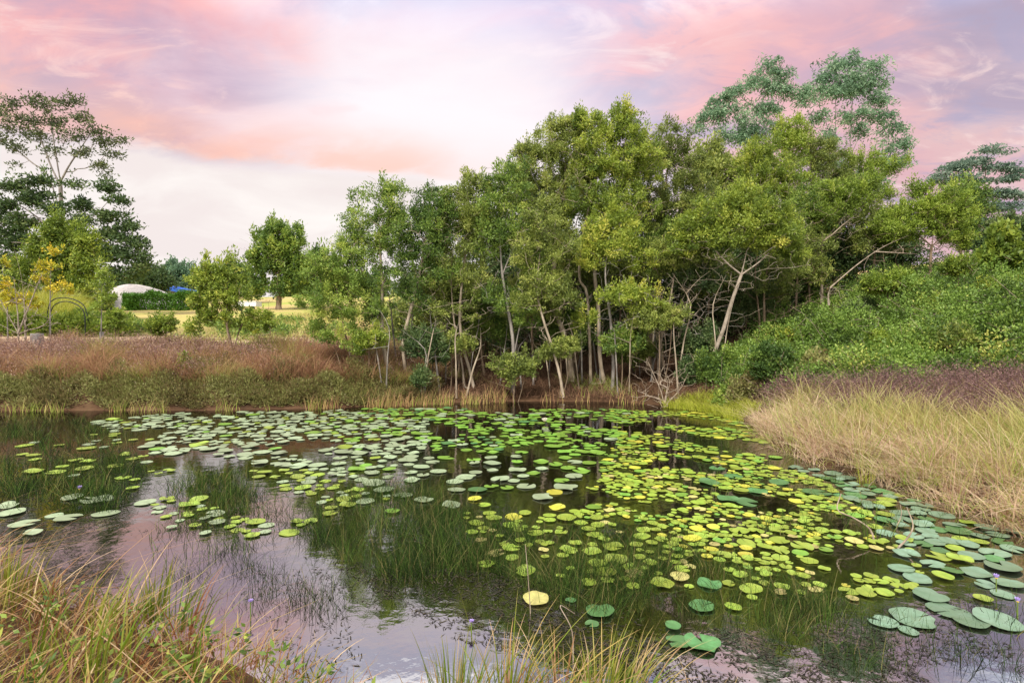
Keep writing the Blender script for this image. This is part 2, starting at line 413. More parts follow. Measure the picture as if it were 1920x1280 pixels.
def tree(name, label, cat, Y, stems, lobes, leaf, bark, nclump, nleaf, L=.095, W=.034, cr=.34, r0=.07, flat=.65, tintc=.45, group=None,
         bare=None, nbare=0, zmin_py=None, droop=0.0, up=0.3, wob=.12, depth=.85, shell=.42, tspread=.16, power=.6, rtip=.006, lsc=1.12, dens=1.75, cs=.78, spray=.4, twigs=.5, lf=.85):
    """stems: lists of (px, py[, dy]) from the base up; lobes: (px, py, rx, rz[, dy]) crown lobes; both at distance Y."""
    S = Skeleton(); base = None; H = 0
    for st in stems:
        pts = [wp(q[0], q[1], Y + (q[2] if len(q) > 2 else 0)) for q in st]
        b = pts[0].copy(); b[2] = gz1(b[0], b[1]) - .06
        par = -1
        if base is None:
            pts[0] = b; base = b.copy(); base[2] += .06
        elif abs(pts[0][2] - b[2]) < .6 + .02 * Y:
            pts[0] = b; par = 0
        else:
            par = int(np.argmin(np.linalg.norm(np.array(S.p) - pts[0], axis=1))); pts[0] = S.p[par].copy()
        S.stem(pts, max(8, int(np.linalg.norm(pts[-1] - pts[0]) / .35)), par)
    P = np.array(S.p); zlo, zhi = P[:, 2].min(), P[:, 2].max()
    zmin = zlo + .3 * (zhi - zlo) if zmin_py is None else CH - (zmin_py - HY) / F * Y
    root = empty(name, base); tag(root, label, cat, group)
    lobes = [(l[0], l[1], l[2] * lsc, l[3] * lsc) + tuple(l[4:]) for l in lobes]
    nclump = int(nclump * dens)
    r0 *= .8; cr *= cs
    vol = np.array([(l[2] * l[3]) ** .95 for l in lobes]); vol = vol / vol.sum()
    targets, ctint = [], []
    for l, v in zip(lobes, vol):
        c = wp(l[0], l[1], Y + (l[4] if len(l) > 4 else 0)); rx, rz = l[2] / F * Y, l[3] / F * Y
        k = max(2, int(round(v * nclump)))
        D = unit(rng.normal(size=(k, 3))); R = rng.random(k) ** shell
        q = c + D * R[:, None] * np.array([rx, min(rx, rz) * depth + .15 * rx, rz])
        targets += list(q); ctint += list(tintc + rng.normal() * .07 + rng.normal(size=k) * .19)
    targets = np.array(targets); ctint = np.array(ctint)
    top = P[-1]
    order = np.argsort(np.min(np.linalg.norm(targets[:, None] - P[None], axis=2), axis=1))
    for i in order: S.reach(targets[i], zmin, wob)
    if bare:
        vb = np.array([l[2] * l[3] for l in bare], float); vb /= vb.sum()
        for l, v in zip(bare, vb):
            c = wp(l[0], l[1], Y + (l[4] if len(l) > 4 else 0)); rx, rz = l[2] / F * Y, l[3] / F * Y
            for _ in range(max(1, int(v * nbare))):
                d = rng.normal(size=3) * .55
                S.reach(c + d * np.array([rx, rx, rz]), -99, .16)
    for i in rng.integers(0, len(targets), int(len(targets) * twigs)):
        S.reach(targets[i] + rng.normal(size=3) * cr * np.array([1.1, 1.1, .9]) + np.array([0, -.25 * cr, 0]), zmin, .2)
    S.build('trunk', M[bark], root, base, r0, rtip, power)
    nt_ = len(targets)
    cnt = np.maximum(8, (nleaf * lf * (.25 + 1.5 * rng.random(nt_))).astype(int))
    idx = np.repeat(np.arange(nt_), cnt)
    n = len(idx)
    crs = cr * (.65 + .7 * rng.random(nt_))
    D = unit(rng.normal(size=(n, 3))); R = rng.random(n) ** .55
    upr = (rng.random(nt_) < spray)[idx]
    off = D * R[:, None] * crs[idx][:, None] * np.where(upr[:, None], np.array([[.62, .62, 1.35]]), np.array([[1, 1, flat]]))
    off[:, 2] += np.where(upr, .5 * crs[idx], 0)
    off[:, 2] -= droop * (off[:, 0] ** 2 + off[:, 1] ** 2) / np.maximum(crs[idx], .05)
    Pl = targets[idx] + off
    A = D + rng.normal(size=(n, 3)) * .7 + np.array([0, 0, 1]) * (up + .7 * upr[:, None])
    ti = ctint[idx] + rng.normal(size=n) * tspread
    Ls = L * (.7 + .6 * rng.random(n))
    V, Q, T = leaf_quads(Pl, A, Ls, W * (.75 + .5 * rng.random(n)), ti)
    mesh_np('crown', V, Q, M[leaf], root, base, {'tint': np.clip(T, 0, 1)})
    return root


THICK = 'trees crowding the far bank of the pond'
# ------------------------------------------------------------------ front row of the thicket
tree('slender_tree', 'young bright leafy tree with thin stems at the open left end of the pond thicket', 'tree', 16.9,
     [[(668, 730), (655, 660), (640, 590), (628, 520), (622, 485)], [(690, 735), (676, 660), (664, 600), (650, 540)], [(648, 735), (640, 690), (622, 630)]],
     [(615, 505, 45, 40), (590, 545, 32, 34), (640, 560, 48, 40), (660, 500, 32, 35), (600, 628, 32, 22), (655, 630, 25, 20), (690, 570, 28, 26), (600, 480, 22, 20), (625, 590, 40, 22), (655, 455, 22, 18)],
     'leaf_mid', 'bark_brown', 110, 120, r0=.055, tintc=.6, group=THICK, cr=.3)
tree('slender_tree', 'airy green tree on a crooked pale trunk, second from the left end of the thicket', 'tree', 17.2,
     [[(733, 732), (727, 690), (718, 640), (715, 580), (717, 530), (712, 450), (722, 390)]],
     [(712, 380, 48, 34), (672, 420, 34, 32), (735, 430, 40, 40), (690, 470, 42, 35), (665, 485, 30, 26), (745, 370, 22, 22), (738, 350, 14, 12), (690, 540, 42, 26), (745, 500, 30, 26), (700, 600, 30, 22), (720, 425, 40, 50)],
     'leaf_mid', 'bark_pale', 125, 110, r0=.085, tintc=.42, group=THICK, bare=[(720, 560, 40, 40)], nbare=14)
tree('slender_tree', 'dark crowned straight tree beside the airy tree left in the thicket', 'tree', 17.4,
     [[(764, 730), (760, 690), (756, 640), (768, 590), (785, 520), (796, 460), (803, 400)]],
     [(806, 385, 40, 34), (785, 430, 40, 40), (835, 430, 36, 42), (805, 460, 50, 36), (770, 500, 36, 30), (820, 510, 42, 28), (800, 362, 18, 14), (770, 560, 36, 26), (808, 420, 46, 50)],
     'leaf_mid', 'bark_pale', 125, 125, r0=.085, tintc=.22, group=THICK, bare=[(790, 560, 40, 30), (750, 620, 25, 25)], nbare=20)
tree('low_tree', 'low dark green sapling on several thin stems under the thicket edge', 'tree', 17.0,
     [[(783, 735), (786, 690), (790, 655)], [(802, 735), (800, 690), (806, 650)], [(817, 738), (822, 700), (828, 660)]],
     [(795, 650, 36, 22), (822, 660, 26, 20), (775, 640, 24, 18), (800, 633, 30, 16)], 'leaf_dark', 'bark_brown', 60, 120, r0=.035, tintc=.55, cr=.26, group=THICK)
tree('slender_tree', 'leafy olive tree on twin leaning trunks left of the thicket centre', 'tree', 17.6,
     [[(871, 718), (866, 680), (859, 650), (850, 590), (846, 520), (850, 450)], [(889, 738), (881, 695), (867, 645), (862, 580), (872, 480), (880, 390)]],
     [(880, 365, 44, 34), (850, 400, 30, 40), (905, 410, 40, 40), (870, 460, 46, 40), (840, 520, 46, 36), (895, 530, 44, 34), (850, 580, 52, 28), (905, 345, 24, 20), (872, 335, 14, 14), (868, 420, 46, 60)],
     'leaf_olive', 'bark_pale', 150, 115, r0=.085, tintc=.5, group=THICK, bare=[(860, 600, 50, 40)], nbare=22)
tree('slender_tree', 'forked grey tree with bare twigs at mid height left of centre', 'tree', 17.3,
     [[(962, 722), (963, 680), (961, 630), (952, 575), (942, 515), (938, 460), (935, 400)], [(963, 660), (975, 610), (990, 560)], [(942, 512), (960, 470), (975, 430)]],
     [(940, 360, 46, 34), (915, 400, 36, 36), (965, 400, 40, 36), (985, 440, 36, 34), (925, 450, 34, 30), (1000, 500, 32, 26), (940, 560, 46, 26), (985, 590, 36, 24), (960, 320, 26, 18)],
     'leaf_mid', 'bark_grey', 130, 115, r0=.085, tintc=.45, group=THICK, bare=[(945, 500, 50, 50), (970, 560, 50, 40)], nbare=46)
tree('slender_tree', 'thin leaning tree with sinuous pale trunk and low sprays in the centre', 'tree', 17.0,
     [[(1056, 748), (1050, 705), (1037, 656), (1019, 600), (1006, 547), (1010, 500), (1015, 440)]],
     [(1015, 420, 40, 34), (985, 465, 34, 30), (1045, 470, 36, 32), (1020, 530, 46, 26), (990, 565, 34, 22), (1060, 560, 34, 20)],
     'leaf_olive', 'bark_pale', 85, 115, r0=.06, tintc=.48, group=THICK, bare=[(1030, 600, 55, 45), (1010, 520, 40, 40)], nbare=40)
tree('tall_tree', 'tall domed tree on a stout pale trunk forming the thicket top', 'tree', 18.6,
     [[(1074, 725), (1066, 656), (1050, 606), (1034, 566), (1040, 490), (1055, 400), (1062, 300), (1070, 250)], [(1040, 490), (1025, 420), (1010, 340)]],
     [(1085, 245, 46, 26), (1040, 270, 46, 32), (1005, 310, 46, 40), (975, 350, 38, 40), (1060, 330, 56, 46), (1010, 390, 56, 40), (1055, 238, 26, 16), (990, 290, 26, 20), (1040, 420, 40, 34), (1090, 300, 46, 44)],
     'leaf_olive', 'bark_pale', 230, 125, r0=.12, tintc=.55, group=THICK, bare=[(1060, 370, 60, 50), (1045, 560, 40, 50)], nbare=34)
tree('tall_tree', 'broad topped tallest thicket tree on two pale upright trunks', 'tree', 18.2,
     [[(1108, 735), (1107, 680), (1105, 625), (1100, 547), (1086, 519), (1095, 430), (1120, 330), (1135, 260)], [(1134, 742), (1125, 669), (1122, 578), (1115, 500), (1130, 420), (1160, 330), (1175, 250)]],
     [(1130, 236, 50, 24), (1170, 250, 44, 34), (1105, 290, 50, 36), (1150, 310, 56, 42), (1195, 310, 46, 44), (1120, 380, 56, 42), (1180, 390, 52, 40), (1160, 216, 22, 12), (1175, 225, 18, 18), (1095, 225, 22, 14), (1120, 460, 50, 28)],
     'leaf_bright', 'bark_pale', 270, 125, r0=.125, tintc=.42, group=THICK, bare=[(1130, 360, 60, 60), (1110, 560, 40, 60)], nbare=50)
tree('tall_tree', 'rounded dark olive tree right of the tallest thicket tree', 'tree', 19.6,
     [[(1215, 720), (1218, 640), (1225, 540), (1240, 430), (1250, 330), (1255, 270)], [(1225, 540), (1260, 450), (1290, 360)]],
     [(1245, 268, 44, 26), (1215, 300, 40, 36), (1275, 290, 40, 30), (1300, 315, 34, 34), (1245, 350, 60, 48), (1300, 370, 46, 40), (1210, 400, 46, 40), (1270, 430, 52, 34), (1262, 246, 20, 14)],
     'leaf_olive', 'bark_brown', 220, 120, r0=.12, tintc=.38, group=THICK, bare=[(1240, 390, 60, 50)], nbare=24)
tree('low_tree', 'bright low canopy tree hanging over the middle of the water edge', 'tree', 17.4,
     [[(1148, 742), (1150, 680), (1145, 600), (1135, 520), (1140, 450)]],
     [(1145, 420, 40, 24), (1120, 445, 36, 26), (1170, 440, 36, 24), (1150, 470, 52, 26), (1195, 480, 36, 24), (1160, 395, 22, 12), (1100, 480, 30, 22), (1205, 560, 46, 22, -.5), (1160, 560, 36, 18, -.5), (1090, 600, 28, 18)],
     'leaf_bright', 'bark_grey', 120, 130, r0=.07, tintc=.58, group=THICK, bare=[(1180, 540, 70, 40), (1150, 590, 60, 30)], nbare=60)
tree('low_tree', 'spreading tree of dead twig tangles low above the dark centre water', 'tree', 17.8,
     [[(1238, 735), (1235, 690), (1240, 630), (1255, 570), (1265, 510)], [(1242, 630), (1215, 580), (1195, 540)], [(1246, 620), (1280, 580), (1310, 550)]],
     [(1270, 470, 50, 28), (1230, 490, 44, 26), (1310, 490, 40, 28), (1250, 590, 36, 18, -.6), (1200, 600, 30, 16, -.6), (1300, 440, 40, 24)],
     'leaf_olive', 'dead_wood', 95, 115, r0=.075, tintc=.5, group=THICK, bare=[(1240, 550, 60, 40), (1290, 570, 50, 40), (1200, 560, 50, 30), (1260, 630, 50, 40)], nbare=150)
tree('leaning_tree', 'leaning pale trunked umbrella tree with bare lower twigs beside the right bank', 'tree', 17.0,
     [[(1334, 700), (1340, 660), (1356, 619), (1372, 565), (1390, 515), (1400, 470)], [(1386, 525), (1360, 490), (1330, 455)], [(1388, 520), (1425, 490), (1455, 460)]],
     [(1395, 385, 48, 26), (1345, 400, 44, 26), (1440, 400, 40, 28), (1300, 430, 40, 26), (1400, 425, 66, 30), (1465, 440, 34, 28), (1350, 445, 46, 24), (1490, 470, 22, 18), (1275, 460, 26, 18), (1400, 365, 34, 14), (1445, 455, 40, 20)],
     'leaf_bright', 'bark_white', 190, 135, r0=.085, tintc=.38, group=THICK, bare=[(1340, 480, 60, 24), (1400, 490, 50, 24), (1450, 500, 50, 20), (1370, 530, 40, 24)], nbare=140)
tree('slender_tree', 'thin grey pole tree standing in deep shade near the dead tangle', 'tree', 18.0,
     [[(1287, 745), (1280, 690), (1276, 640), (1290, 560), (1300, 480)]], [(1300, 470, 30, 24), (1285, 520, 30, 20), (1325, 520, 30, 22)],
     'leaf_dark', 'bark_grey', 45, 110, r0=.045, tintc=.6, group=THICK, bare=[(1300, 600, 60, 60)], nbare=60)
tree('twin_tree', 'brown twin trunked tree between the leaning trunk and the green slope', 'tree', 18.6,
     [[(1424, 650), (1424, 600), (1420, 560), (1416, 510), (1425, 440)], [(1434, 640), (1433, 590), (1434, 530), (1450, 460)]],
     [(1430, 420, 40, 28), (1470, 430, 40, 28), (1400, 450, 34, 24), (1480, 500, 40, 24), (1450, 540, 40, 22)],
     'leaf_olive', 'bark_brown', 85, 120, r0=.09, tintc=.35, group=THICK, bare=[(1460, 580, 50, 50)], nbare=60)

# ------------------------------------------------------------------ dense trees behind the front row
BACK = 'dense trees filling the thicket behind the front row'
back = [
    (22.0, 905, 700, [(900, 430, 60, 45), (930, 500, 60, 50), (880, 560, 55, 40), (915, 620, 50, 36)], 'deep shaded olive tree behind the twin leaning trunks'),
    (21.5, 985, 700, [(985, 370, 50, 40), (1000, 450, 60, 50), (985, 540, 60, 45), (1000, 620, 56, 40)], 'shaded tree filling the gap behind the forked grey tree'),
    (22.5, 1080, 690, [(1080, 380, 60, 60), (1085, 480, 60, 50), (1080, 570, 60, 45), (1085, 640, 60, 30)], 'shaded tree behind the two tallest pale trunks'),
    (22.0, 1180, 690, [(1180, 430, 60, 50), (1190, 520, 60, 45), (1180, 600, 60, 45), (1190, 660, 50, 30)], 'shaded tree behind the bright hanging low canopy'),
    (21.5, 1270, 690, [(1275, 430, 56, 50), (1280, 520, 60, 50), (1275, 600, 60, 50), (1280, 660, 56, 30)], 'very dark tree behind the dead twig tangles'),
    (21.0, 1375, 670, [(1370, 470, 60, 45), (1375, 550, 60, 50), (1370, 620, 56, 44)], 'very dark tree behind the leaning pale trunk'),
    (22.5, 1330, 600, [(1330, 320, 44, 40), (1350, 380, 56, 40), (1330, 300, 34, 24), (1380, 330, 40, 36)], 'mid green rounded tree below the left tall gum'),
    (21.0, 1470, 600, [(1465, 450, 60, 44), (1475, 520, 60, 44), (1500, 580, 50, 34), (1450, 590, 46, 34)], 'dark tree at the back of the thicket above the slope'),
    (21.5, 1560, 560, [(1545, 450, 56, 40), (1570, 500, 50, 36), (1520, 500, 46, 34)], 'dark leafy tree behind the leaning dead trunk'),
    (22.5, 830, 690, [(830, 520, 46, 34), (815, 590, 44, 34), (760, 600, 40, 26)], 'thin olive tree behind the dark crowned straight tree'),
    (23.0, 1655, 520, [(1650, 460, 50, 34), (1620, 480, 44, 28), (1690, 480, 40, 28)], 'dark tree low behind the yellow green acacias'),
]
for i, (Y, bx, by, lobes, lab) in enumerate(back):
    tree('shaded_tree', lab, 'tree', Y, [[(bx, by), (bx + 4, by - 80), (lobes[0][0], lobes[0][1] + 40)]], lobes, 'leaf_dark' if i not in (6, 9) else 'leaf_olive', 'bark_brown',  # darker leaf colour stands in for the deep shade inside the thicket
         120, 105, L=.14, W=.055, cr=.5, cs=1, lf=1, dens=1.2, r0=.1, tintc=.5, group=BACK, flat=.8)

UND = 'low leafy trees filling the middle of the thicket'
und = [
    (18.8, 835, 555, 'leaf_olive', .45, 'low olive tree between the dark crowned tree and the twin leaning trunks'),
    (19.0, 905, 600, 'leaf_mid', .35, 'low green tree just right of the twin leaning trunks'),
    (18.6, 1000, 560, 'leaf_olive', .55, 'low olive tree filling the gap right of the forked grey tree'),
    (19.4, 1075, 500, 'leaf_olive', .45, 'olive mid height tree behind the stout pale trunk'),
    (18.9, 1065, 600, 'leaf_mid', .3, 'low shaded tree at the foot of the stout pale trunk'),
    (19.0, 1165, 540, 'leaf_olive', .4, 'low olive tree just right of the two pale upright trunks'),
    (19.2, 1240, 470, 'leaf_mid', .45, 'mid height green tree above the dead twig tangles'),
    (19.4, 1330, 520, 'leaf_olive', .35, 'olive tree behind the bare twigs of the leaning trunk'),
    (19.6, 1400, 580, 'leaf_dark', .7, 'dark low tree filling the shade right of the leaning trunk'),
    (19.8, 1495, 480, 'leaf_olive', .45, 'olive tree closing the gap right of the twin brown trunks'),
    (20.2, 1520, 400, 'leaf_mid', .45, 'green tree between the umbrella tree and the tall gum trunks'),
    (20.4, 1640, 430, 'leaf_olive', .45, 'olive tree above the diagonal dead trunk'),
]
for Y, px, py, lf, tc_, lab in und:
    tree('understory_tree', lab, 'tree', Y, [[(px + 4, 700), (px - 3, (700 + py) / 2), (px + 2, py)]],
         [(px - 26, py - 10, 30, 22), (px + 28, py - 16, 32, 22), (px, py - 30, 30, 20), (px + 6, py + 16, 40, 22), (px - 30, py + 30, 26, 18), (px + 34, py + 28, 26, 20)],
         lf, 'bark_brown', 80, 105, cr=.36, r0=.06, tintc=tc_, group=UND, bare=[(px, py + 50, 50, 40)], nbare=26)
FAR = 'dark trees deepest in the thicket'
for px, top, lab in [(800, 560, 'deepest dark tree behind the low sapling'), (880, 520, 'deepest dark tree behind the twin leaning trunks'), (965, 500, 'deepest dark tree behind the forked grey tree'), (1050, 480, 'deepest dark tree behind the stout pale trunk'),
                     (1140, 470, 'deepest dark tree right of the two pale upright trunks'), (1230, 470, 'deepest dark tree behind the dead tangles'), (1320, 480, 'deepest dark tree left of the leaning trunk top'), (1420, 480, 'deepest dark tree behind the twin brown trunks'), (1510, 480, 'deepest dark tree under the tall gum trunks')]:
    tree('shaded_tree', lab, 'tree', 25.0, [[(px, 690), (px + 5, 620), (px - 3, top + 20)]], [(px - 20, top + 10, 40, 34), (px + 25, top + 40, 44, 40), (px - 15, top + 90, 50, 40), (px + 20, top + 140, 50, 36)], 'leaf_dark', 'bark_brown',  # dark leaf colour again paints in the gloom between the trunks
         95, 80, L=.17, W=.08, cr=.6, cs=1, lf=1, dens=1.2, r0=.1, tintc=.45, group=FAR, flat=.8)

# ------------------------------------------------------------------ right-hand background trees
ACA = 'yellow green trees above the right-hand slope'
tree('acacia_tree', 'small golden green round topped tree just below the tall gum crowns', 'tree', 22.0,
     [[(1490, 560), (1488, 460), (1484, 370), (1483, 290)]], [(1483, 245, 28, 22), (1495, 265, 24, 20), (1470, 268, 22, 18), (1480, 300, 30, 16)], 'leaf_yellow', 'bark_pale', 60, 120, r0=.07, tintc=.55, group=ACA)
tree('acacia_tree', 'wide bright tree under the left tall gum behind the umbrella tree', 'tree', 21.0,
     [[(1440, 600), (1440, 480), (1436, 380), (1432, 310)]], [(1432, 285, 36, 24), (1405, 305, 34, 24), (1465, 315, 36, 26), (1440, 340, 56, 34), (1490, 350, 34, 30), (1400, 360, 34, 26), (1440, 380, 50, 24)], 'leaf_bright', 'bark_pale', 150, 120, r0=.09, tintc=.4, group=ACA)
tree('acacia_tree', 'feathery olive tree below the right tall gum trunks', 'tree', 23.0,
     [[(1545, 560), (1548, 450), (1545, 360), (1540, 300)]], [(1530, 275, 34, 20), (1560, 300, 34, 24), (1520, 310, 32, 26), (1545, 350, 46, 36), (1580, 340, 34, 30)], 'leaf_olive', 'bark_brown', 110, 115, r0=.08, tintc=.42, group=ACA)
tree('acacia_tree', 'lime green spreading tree right of the tall gum trunks', 'tree', 23.0,
     [[(1602, 540), (1606, 460), (1610, 390), (1615, 330)]], [(1620, 300, 40, 16), (1650, 315, 36, 18), (1605, 340, 36, 24), (1640, 360, 40, 22), (1590, 385, 36, 24), (1680, 310, 22, 14)], 'leaf_yellow', 'bark_grey', 100, 110, r0=.08, tintc=.38, group=ACA)
tree('acacia_tree', 'round yellow green tree at the head of the leaning dead trunk', 'tree', 20.0,
     [[(1541, 530), (1541, 470), (1545, 420), (1560, 370)], [(1543, 460), (1580, 410), (1610, 370)]], [(1570, 360, 40, 22), (1600, 375, 36, 24), (1560, 395, 40, 24), (1625, 350, 28, 18), (1530, 410, 30, 20)], 'leaf_yellow', 'bark_pale', 95, 115, r0=.07, tintc=.35, group=ACA, bare=[(1560, 430, 40, 30)], nbare=30)
tree('acacia_tree', 'broad golden green acacia standing over the top of the green slope', 'tree', 19.5,
     [[(1744, 505), (1745, 480), (1748, 455), (1750, 420)], [(1746, 460), (1710, 430), (1690, 410)], [(1746, 458), (1780, 430), (1795, 400)]],
     [(1700, 405, 36, 24), (1740, 395, 36, 26), (1775, 375, 36, 26), (1790, 410, 34, 26), (1690, 435, 40, 20), (1740, 430, 44, 20), (1660, 425, 26, 20), (1790, 445, 30, 16), (1725, 355, 24, 14)], 'leaf_yellow', 'bark_brown', 150, 125, r0=.07, tintc=.42, group=ACA, bare=[(1740, 460, 50, 16)], nbare=40)
tree('tall_gum', 'left tall grey green gum with tufted crowns above the thicket', 'tree', 30.0,
     [[(1410, 560), (1412, 400), (1420, 260), (1430, 190), (1437, 130)], [(1342, 560), (1344, 400), (1342, 290), (1338, 220)], [(1420, 270), (1460, 210), (1480, 170)]],
     [(1438, 122, 26, 16), (1418, 148, 28, 16), (1460, 140, 22, 18), (1385, 168, 28, 15), (1362, 180, 24, 14), (1340, 205, 22, 18), (1318, 228, 18, 18), (1350, 220, 18, 12), (1475, 165, 20, 14), (1495, 172, 16, 14), (1404, 225, 26, 22), (1392, 255, 26, 20), (1428, 195, 24, 14), (1430, 250, 22, 18), (1450, 165, 26, 16), (1440, 215, 20, 18), (1375, 205, 18, 12), (1415, 285, 24, 18), (1355, 250, 16, 14), (1440, 290, 20, 14)],
     'leaf_gum', 'bark_grey', 200, 50, L=.19, W=.06, cr=.5, dens=1.25, shell=.6, lf=1, r0=.13, cs=1, lsc=1.05, tintc=.5, droop=.5, up=-.5, spray=0, twigs=0, group='tall gums over the thicket', flat=.6)
tree('tall_gum', 'tallest grey green gum with twin bare trunks and billowing crown', 'tree', 30.0,
     [[(1566, 560), (1566, 420), (1566, 300), (1567, 200), (1565, 140)], [(1590, 560), (1592, 400), (1594, 280), (1598, 190), (1602, 130)], [(1594, 290), (1620, 240), (1650, 210)], [(1566, 280), (1545, 220), (1530, 190)]],
     [(1560, 118, 26, 16), (1600, 112, 28, 15), (1636, 122, 24, 18), (1552, 145, 28, 18), (1600, 145, 36, 22), (1645, 150, 20, 22), (1520, 170, 22, 14), (1508, 190, 20, 16), (1550, 175, 28, 16), (1640, 188, 26, 16), (1622, 215, 28, 16), (1655, 218, 20, 16), (1670, 245, 24, 14), (1695, 270, 20, 14), (1662, 275, 24, 12), (1580, 170, 34, 18), (1625, 165, 30, 18), (1560, 260, 20, 14), (1585, 215, 20, 16), (1612, 240, 20, 14), (1535, 215, 16, 16), (1690, 300, 20, 12), (1650, 305, 20, 12), (1570, 300, 24, 16), (1605, 325, 26, 16), (1645, 335, 26, 16), (1545, 245, 16, 14)],
     'leaf_gum', 'bark_grey', 265, 50, L=.19, W=.06, cr=.5, dens=1.25, shell=.6, lf=1, r0=.14, cs=1, lsc=1.05, tintc=.55, droop=.5, up=-.5, spray=0, twigs=0, group='tall gums over the thicket', flat=.6)
tree('tiered_tree', 'blue green tree with layered open branches at the far right', 'tree', 25.0,
     [[(1846, 520), (1848, 440), (1845, 370), (1850, 300), (1852, 278)]],
     [(1850, 282, 22, 6), (1884, 285, 10, 4), (1830, 305, 36, 7), (1790, 318, 34, 9), (1875, 312, 26, 7), (1770, 335, 24, 10), (1820, 335, 40, 9), (1890, 335, 24, 8), (1845, 360, 46, 9), (1795, 362, 24, 10), (1900, 365, 26, 9), (1830, 385, 40, 9), (1880, 390, 36, 9), (1905, 320, 16, 6), (1850, 420, 40, 12), (1900, 420, 30, 14), (1810, 410, 22, 10)],
     'leaf_blue', 'bark_brown', 230, 46, L=.17, W=.06, cr=.46, dens=1.1, lf=1, cs=1, r0=.13, tintc=.5, flat=.3, up=-.1, spray=0, twigs=0)
tree('tiered_tree', 'dark leafy tree closing the right edge above the green slope', 'tree', 22.0,
     [[(1900, 520), (1900, 470), (1900, 430)]], [(1895, 430, 36, 24), (1860, 470, 36, 26), (1905, 480, 34, 26), (1930, 450, 30, 30)], 'leaf_dark', 'bark_brown', 90, 110, L=.12, W=.06, cr=.45, r0=.1, tintc=.6)
tree('green_tree', 'mid green rounded tree between the golden acacia and the tiered blue green tree', 'tree', 23.0,
     [[(1800, 510), (1802, 450), (1800, 390)]], [(1795, 360, 30, 24), (1825, 385, 30, 26), (1780, 395, 30, 24), (1815, 430, 40, 26), (1770, 430, 30, 20), (1835, 455, 34, 22)], 'leaf_mid', 'bark_brown', 110, 110, L=.13, W=.05, cr=.42, r0=.08, tintc=.4)
tree('broadleaf_shrub', 'lush broad leaved shrub at the right edge on top of the slope', 'shrub', 17.5,
     [[(1885, 520), (1884, 490), (1882, 460)]], [(1880, 465, 30, 20), (1905, 480, 26, 20), (1860, 485, 22, 16), (1885, 440, 20, 14)], 'leaf_bright', 'bark_brown', 60, 70, L=.16, W=.09, cr=.3, r0=.05, tintc=.22)

# ------------------------------------------------------------------ left-hand trees
tree('open_gum', 'tall open crowned gum at the upper left with sky showing through', 'tree', 40.0,
     [[(100, 540), (108, 470), (114, 400), (113, 345), (108, 310), (100, 260), (96, 220)], [(113, 350), (95, 310), (80, 270), (60, 230)], [(113, 345), (130, 310), (150, 280), (170, 250)], [(114, 400), (90, 330), (60, 305), (30, 280)]],
     [(95, 195, 34, 16), (60, 190, 24, 14), (140, 190, 22, 13), (20, 195, 22, 16), (50, 225, 34, 14), (100, 230, 34, 16), (150, 220, 30, 14), (20, 240, 24, 14), (70, 255, 30, 14), (130, 255, 34, 14), (175, 245, 24, 12), (190, 265, 26, 13), (225, 260, 18, 12), (150, 285, 30, 12), (210, 290, 24, 12), (30, 275, 26, 12), (100, 285, 26, 10), (185, 310, 26, 10), (0, 215, 20, 18), (5, 260, 16, 10), (35, 310, 12, 6), (200, 330, 14, 8), (-30, 230, 26, 30)],
     'leaf_brown', 'bark_grey', 330, 15, L=.24, W=.09, cr=.5, cs=1, dens=1.25, shell=.6, lf=1, r0=.26, tintc=.5, flat=.75, spray=0, twigs=.1, wob=.1, power=.62, rtip=.014, lsc=1.0)
tree('dark_tree', 'wide dark evergreen with tiered boughs beneath the open gum', 'tree', 37.0,
     [[(112, 560), (112, 480), (108, 420), (100, 370)], [(110, 440), (60, 400), (10, 370)], [(110, 440), (170, 410), (210, 370)], [(110, 460), (200, 440), (240, 420)]],
     [(80, 340, 34, 10), (20, 350, 36, 12), (140, 345, 24, 8), (60, 370, 44, 14), (10, 385, 30, 14), (100, 390, 36, 12), (200, 350, 22, 10), (225, 375, 22, 10), (150, 385, 28, 10), (30, 415, 44, 16), (210, 405, 34, 12), (155, 415, 24, 10), (240, 425, 26, 12), (205, 440, 36, 12), (255, 455, 24, 12), (30, 450, 46, 20), (240, 480, 40, 14), (200, 475, 40, 14), (265, 500, 26, 14), (10, 490, 30, 26), (-40, 420, 40, 50), (225, 515, 40, 14)],
     'leaf_dark', 'bark_grey', 350, 46, L=.26, W=.11, cr=.66, cs=1, dens=1.25, shell=.6, lf=1, r0=.28, tintc=.5, spray=.1, twigs=0, flat=.55, power=.62, rtip=.014, lsc=1.0)
DT = 'distant trees along the far edge of the field'
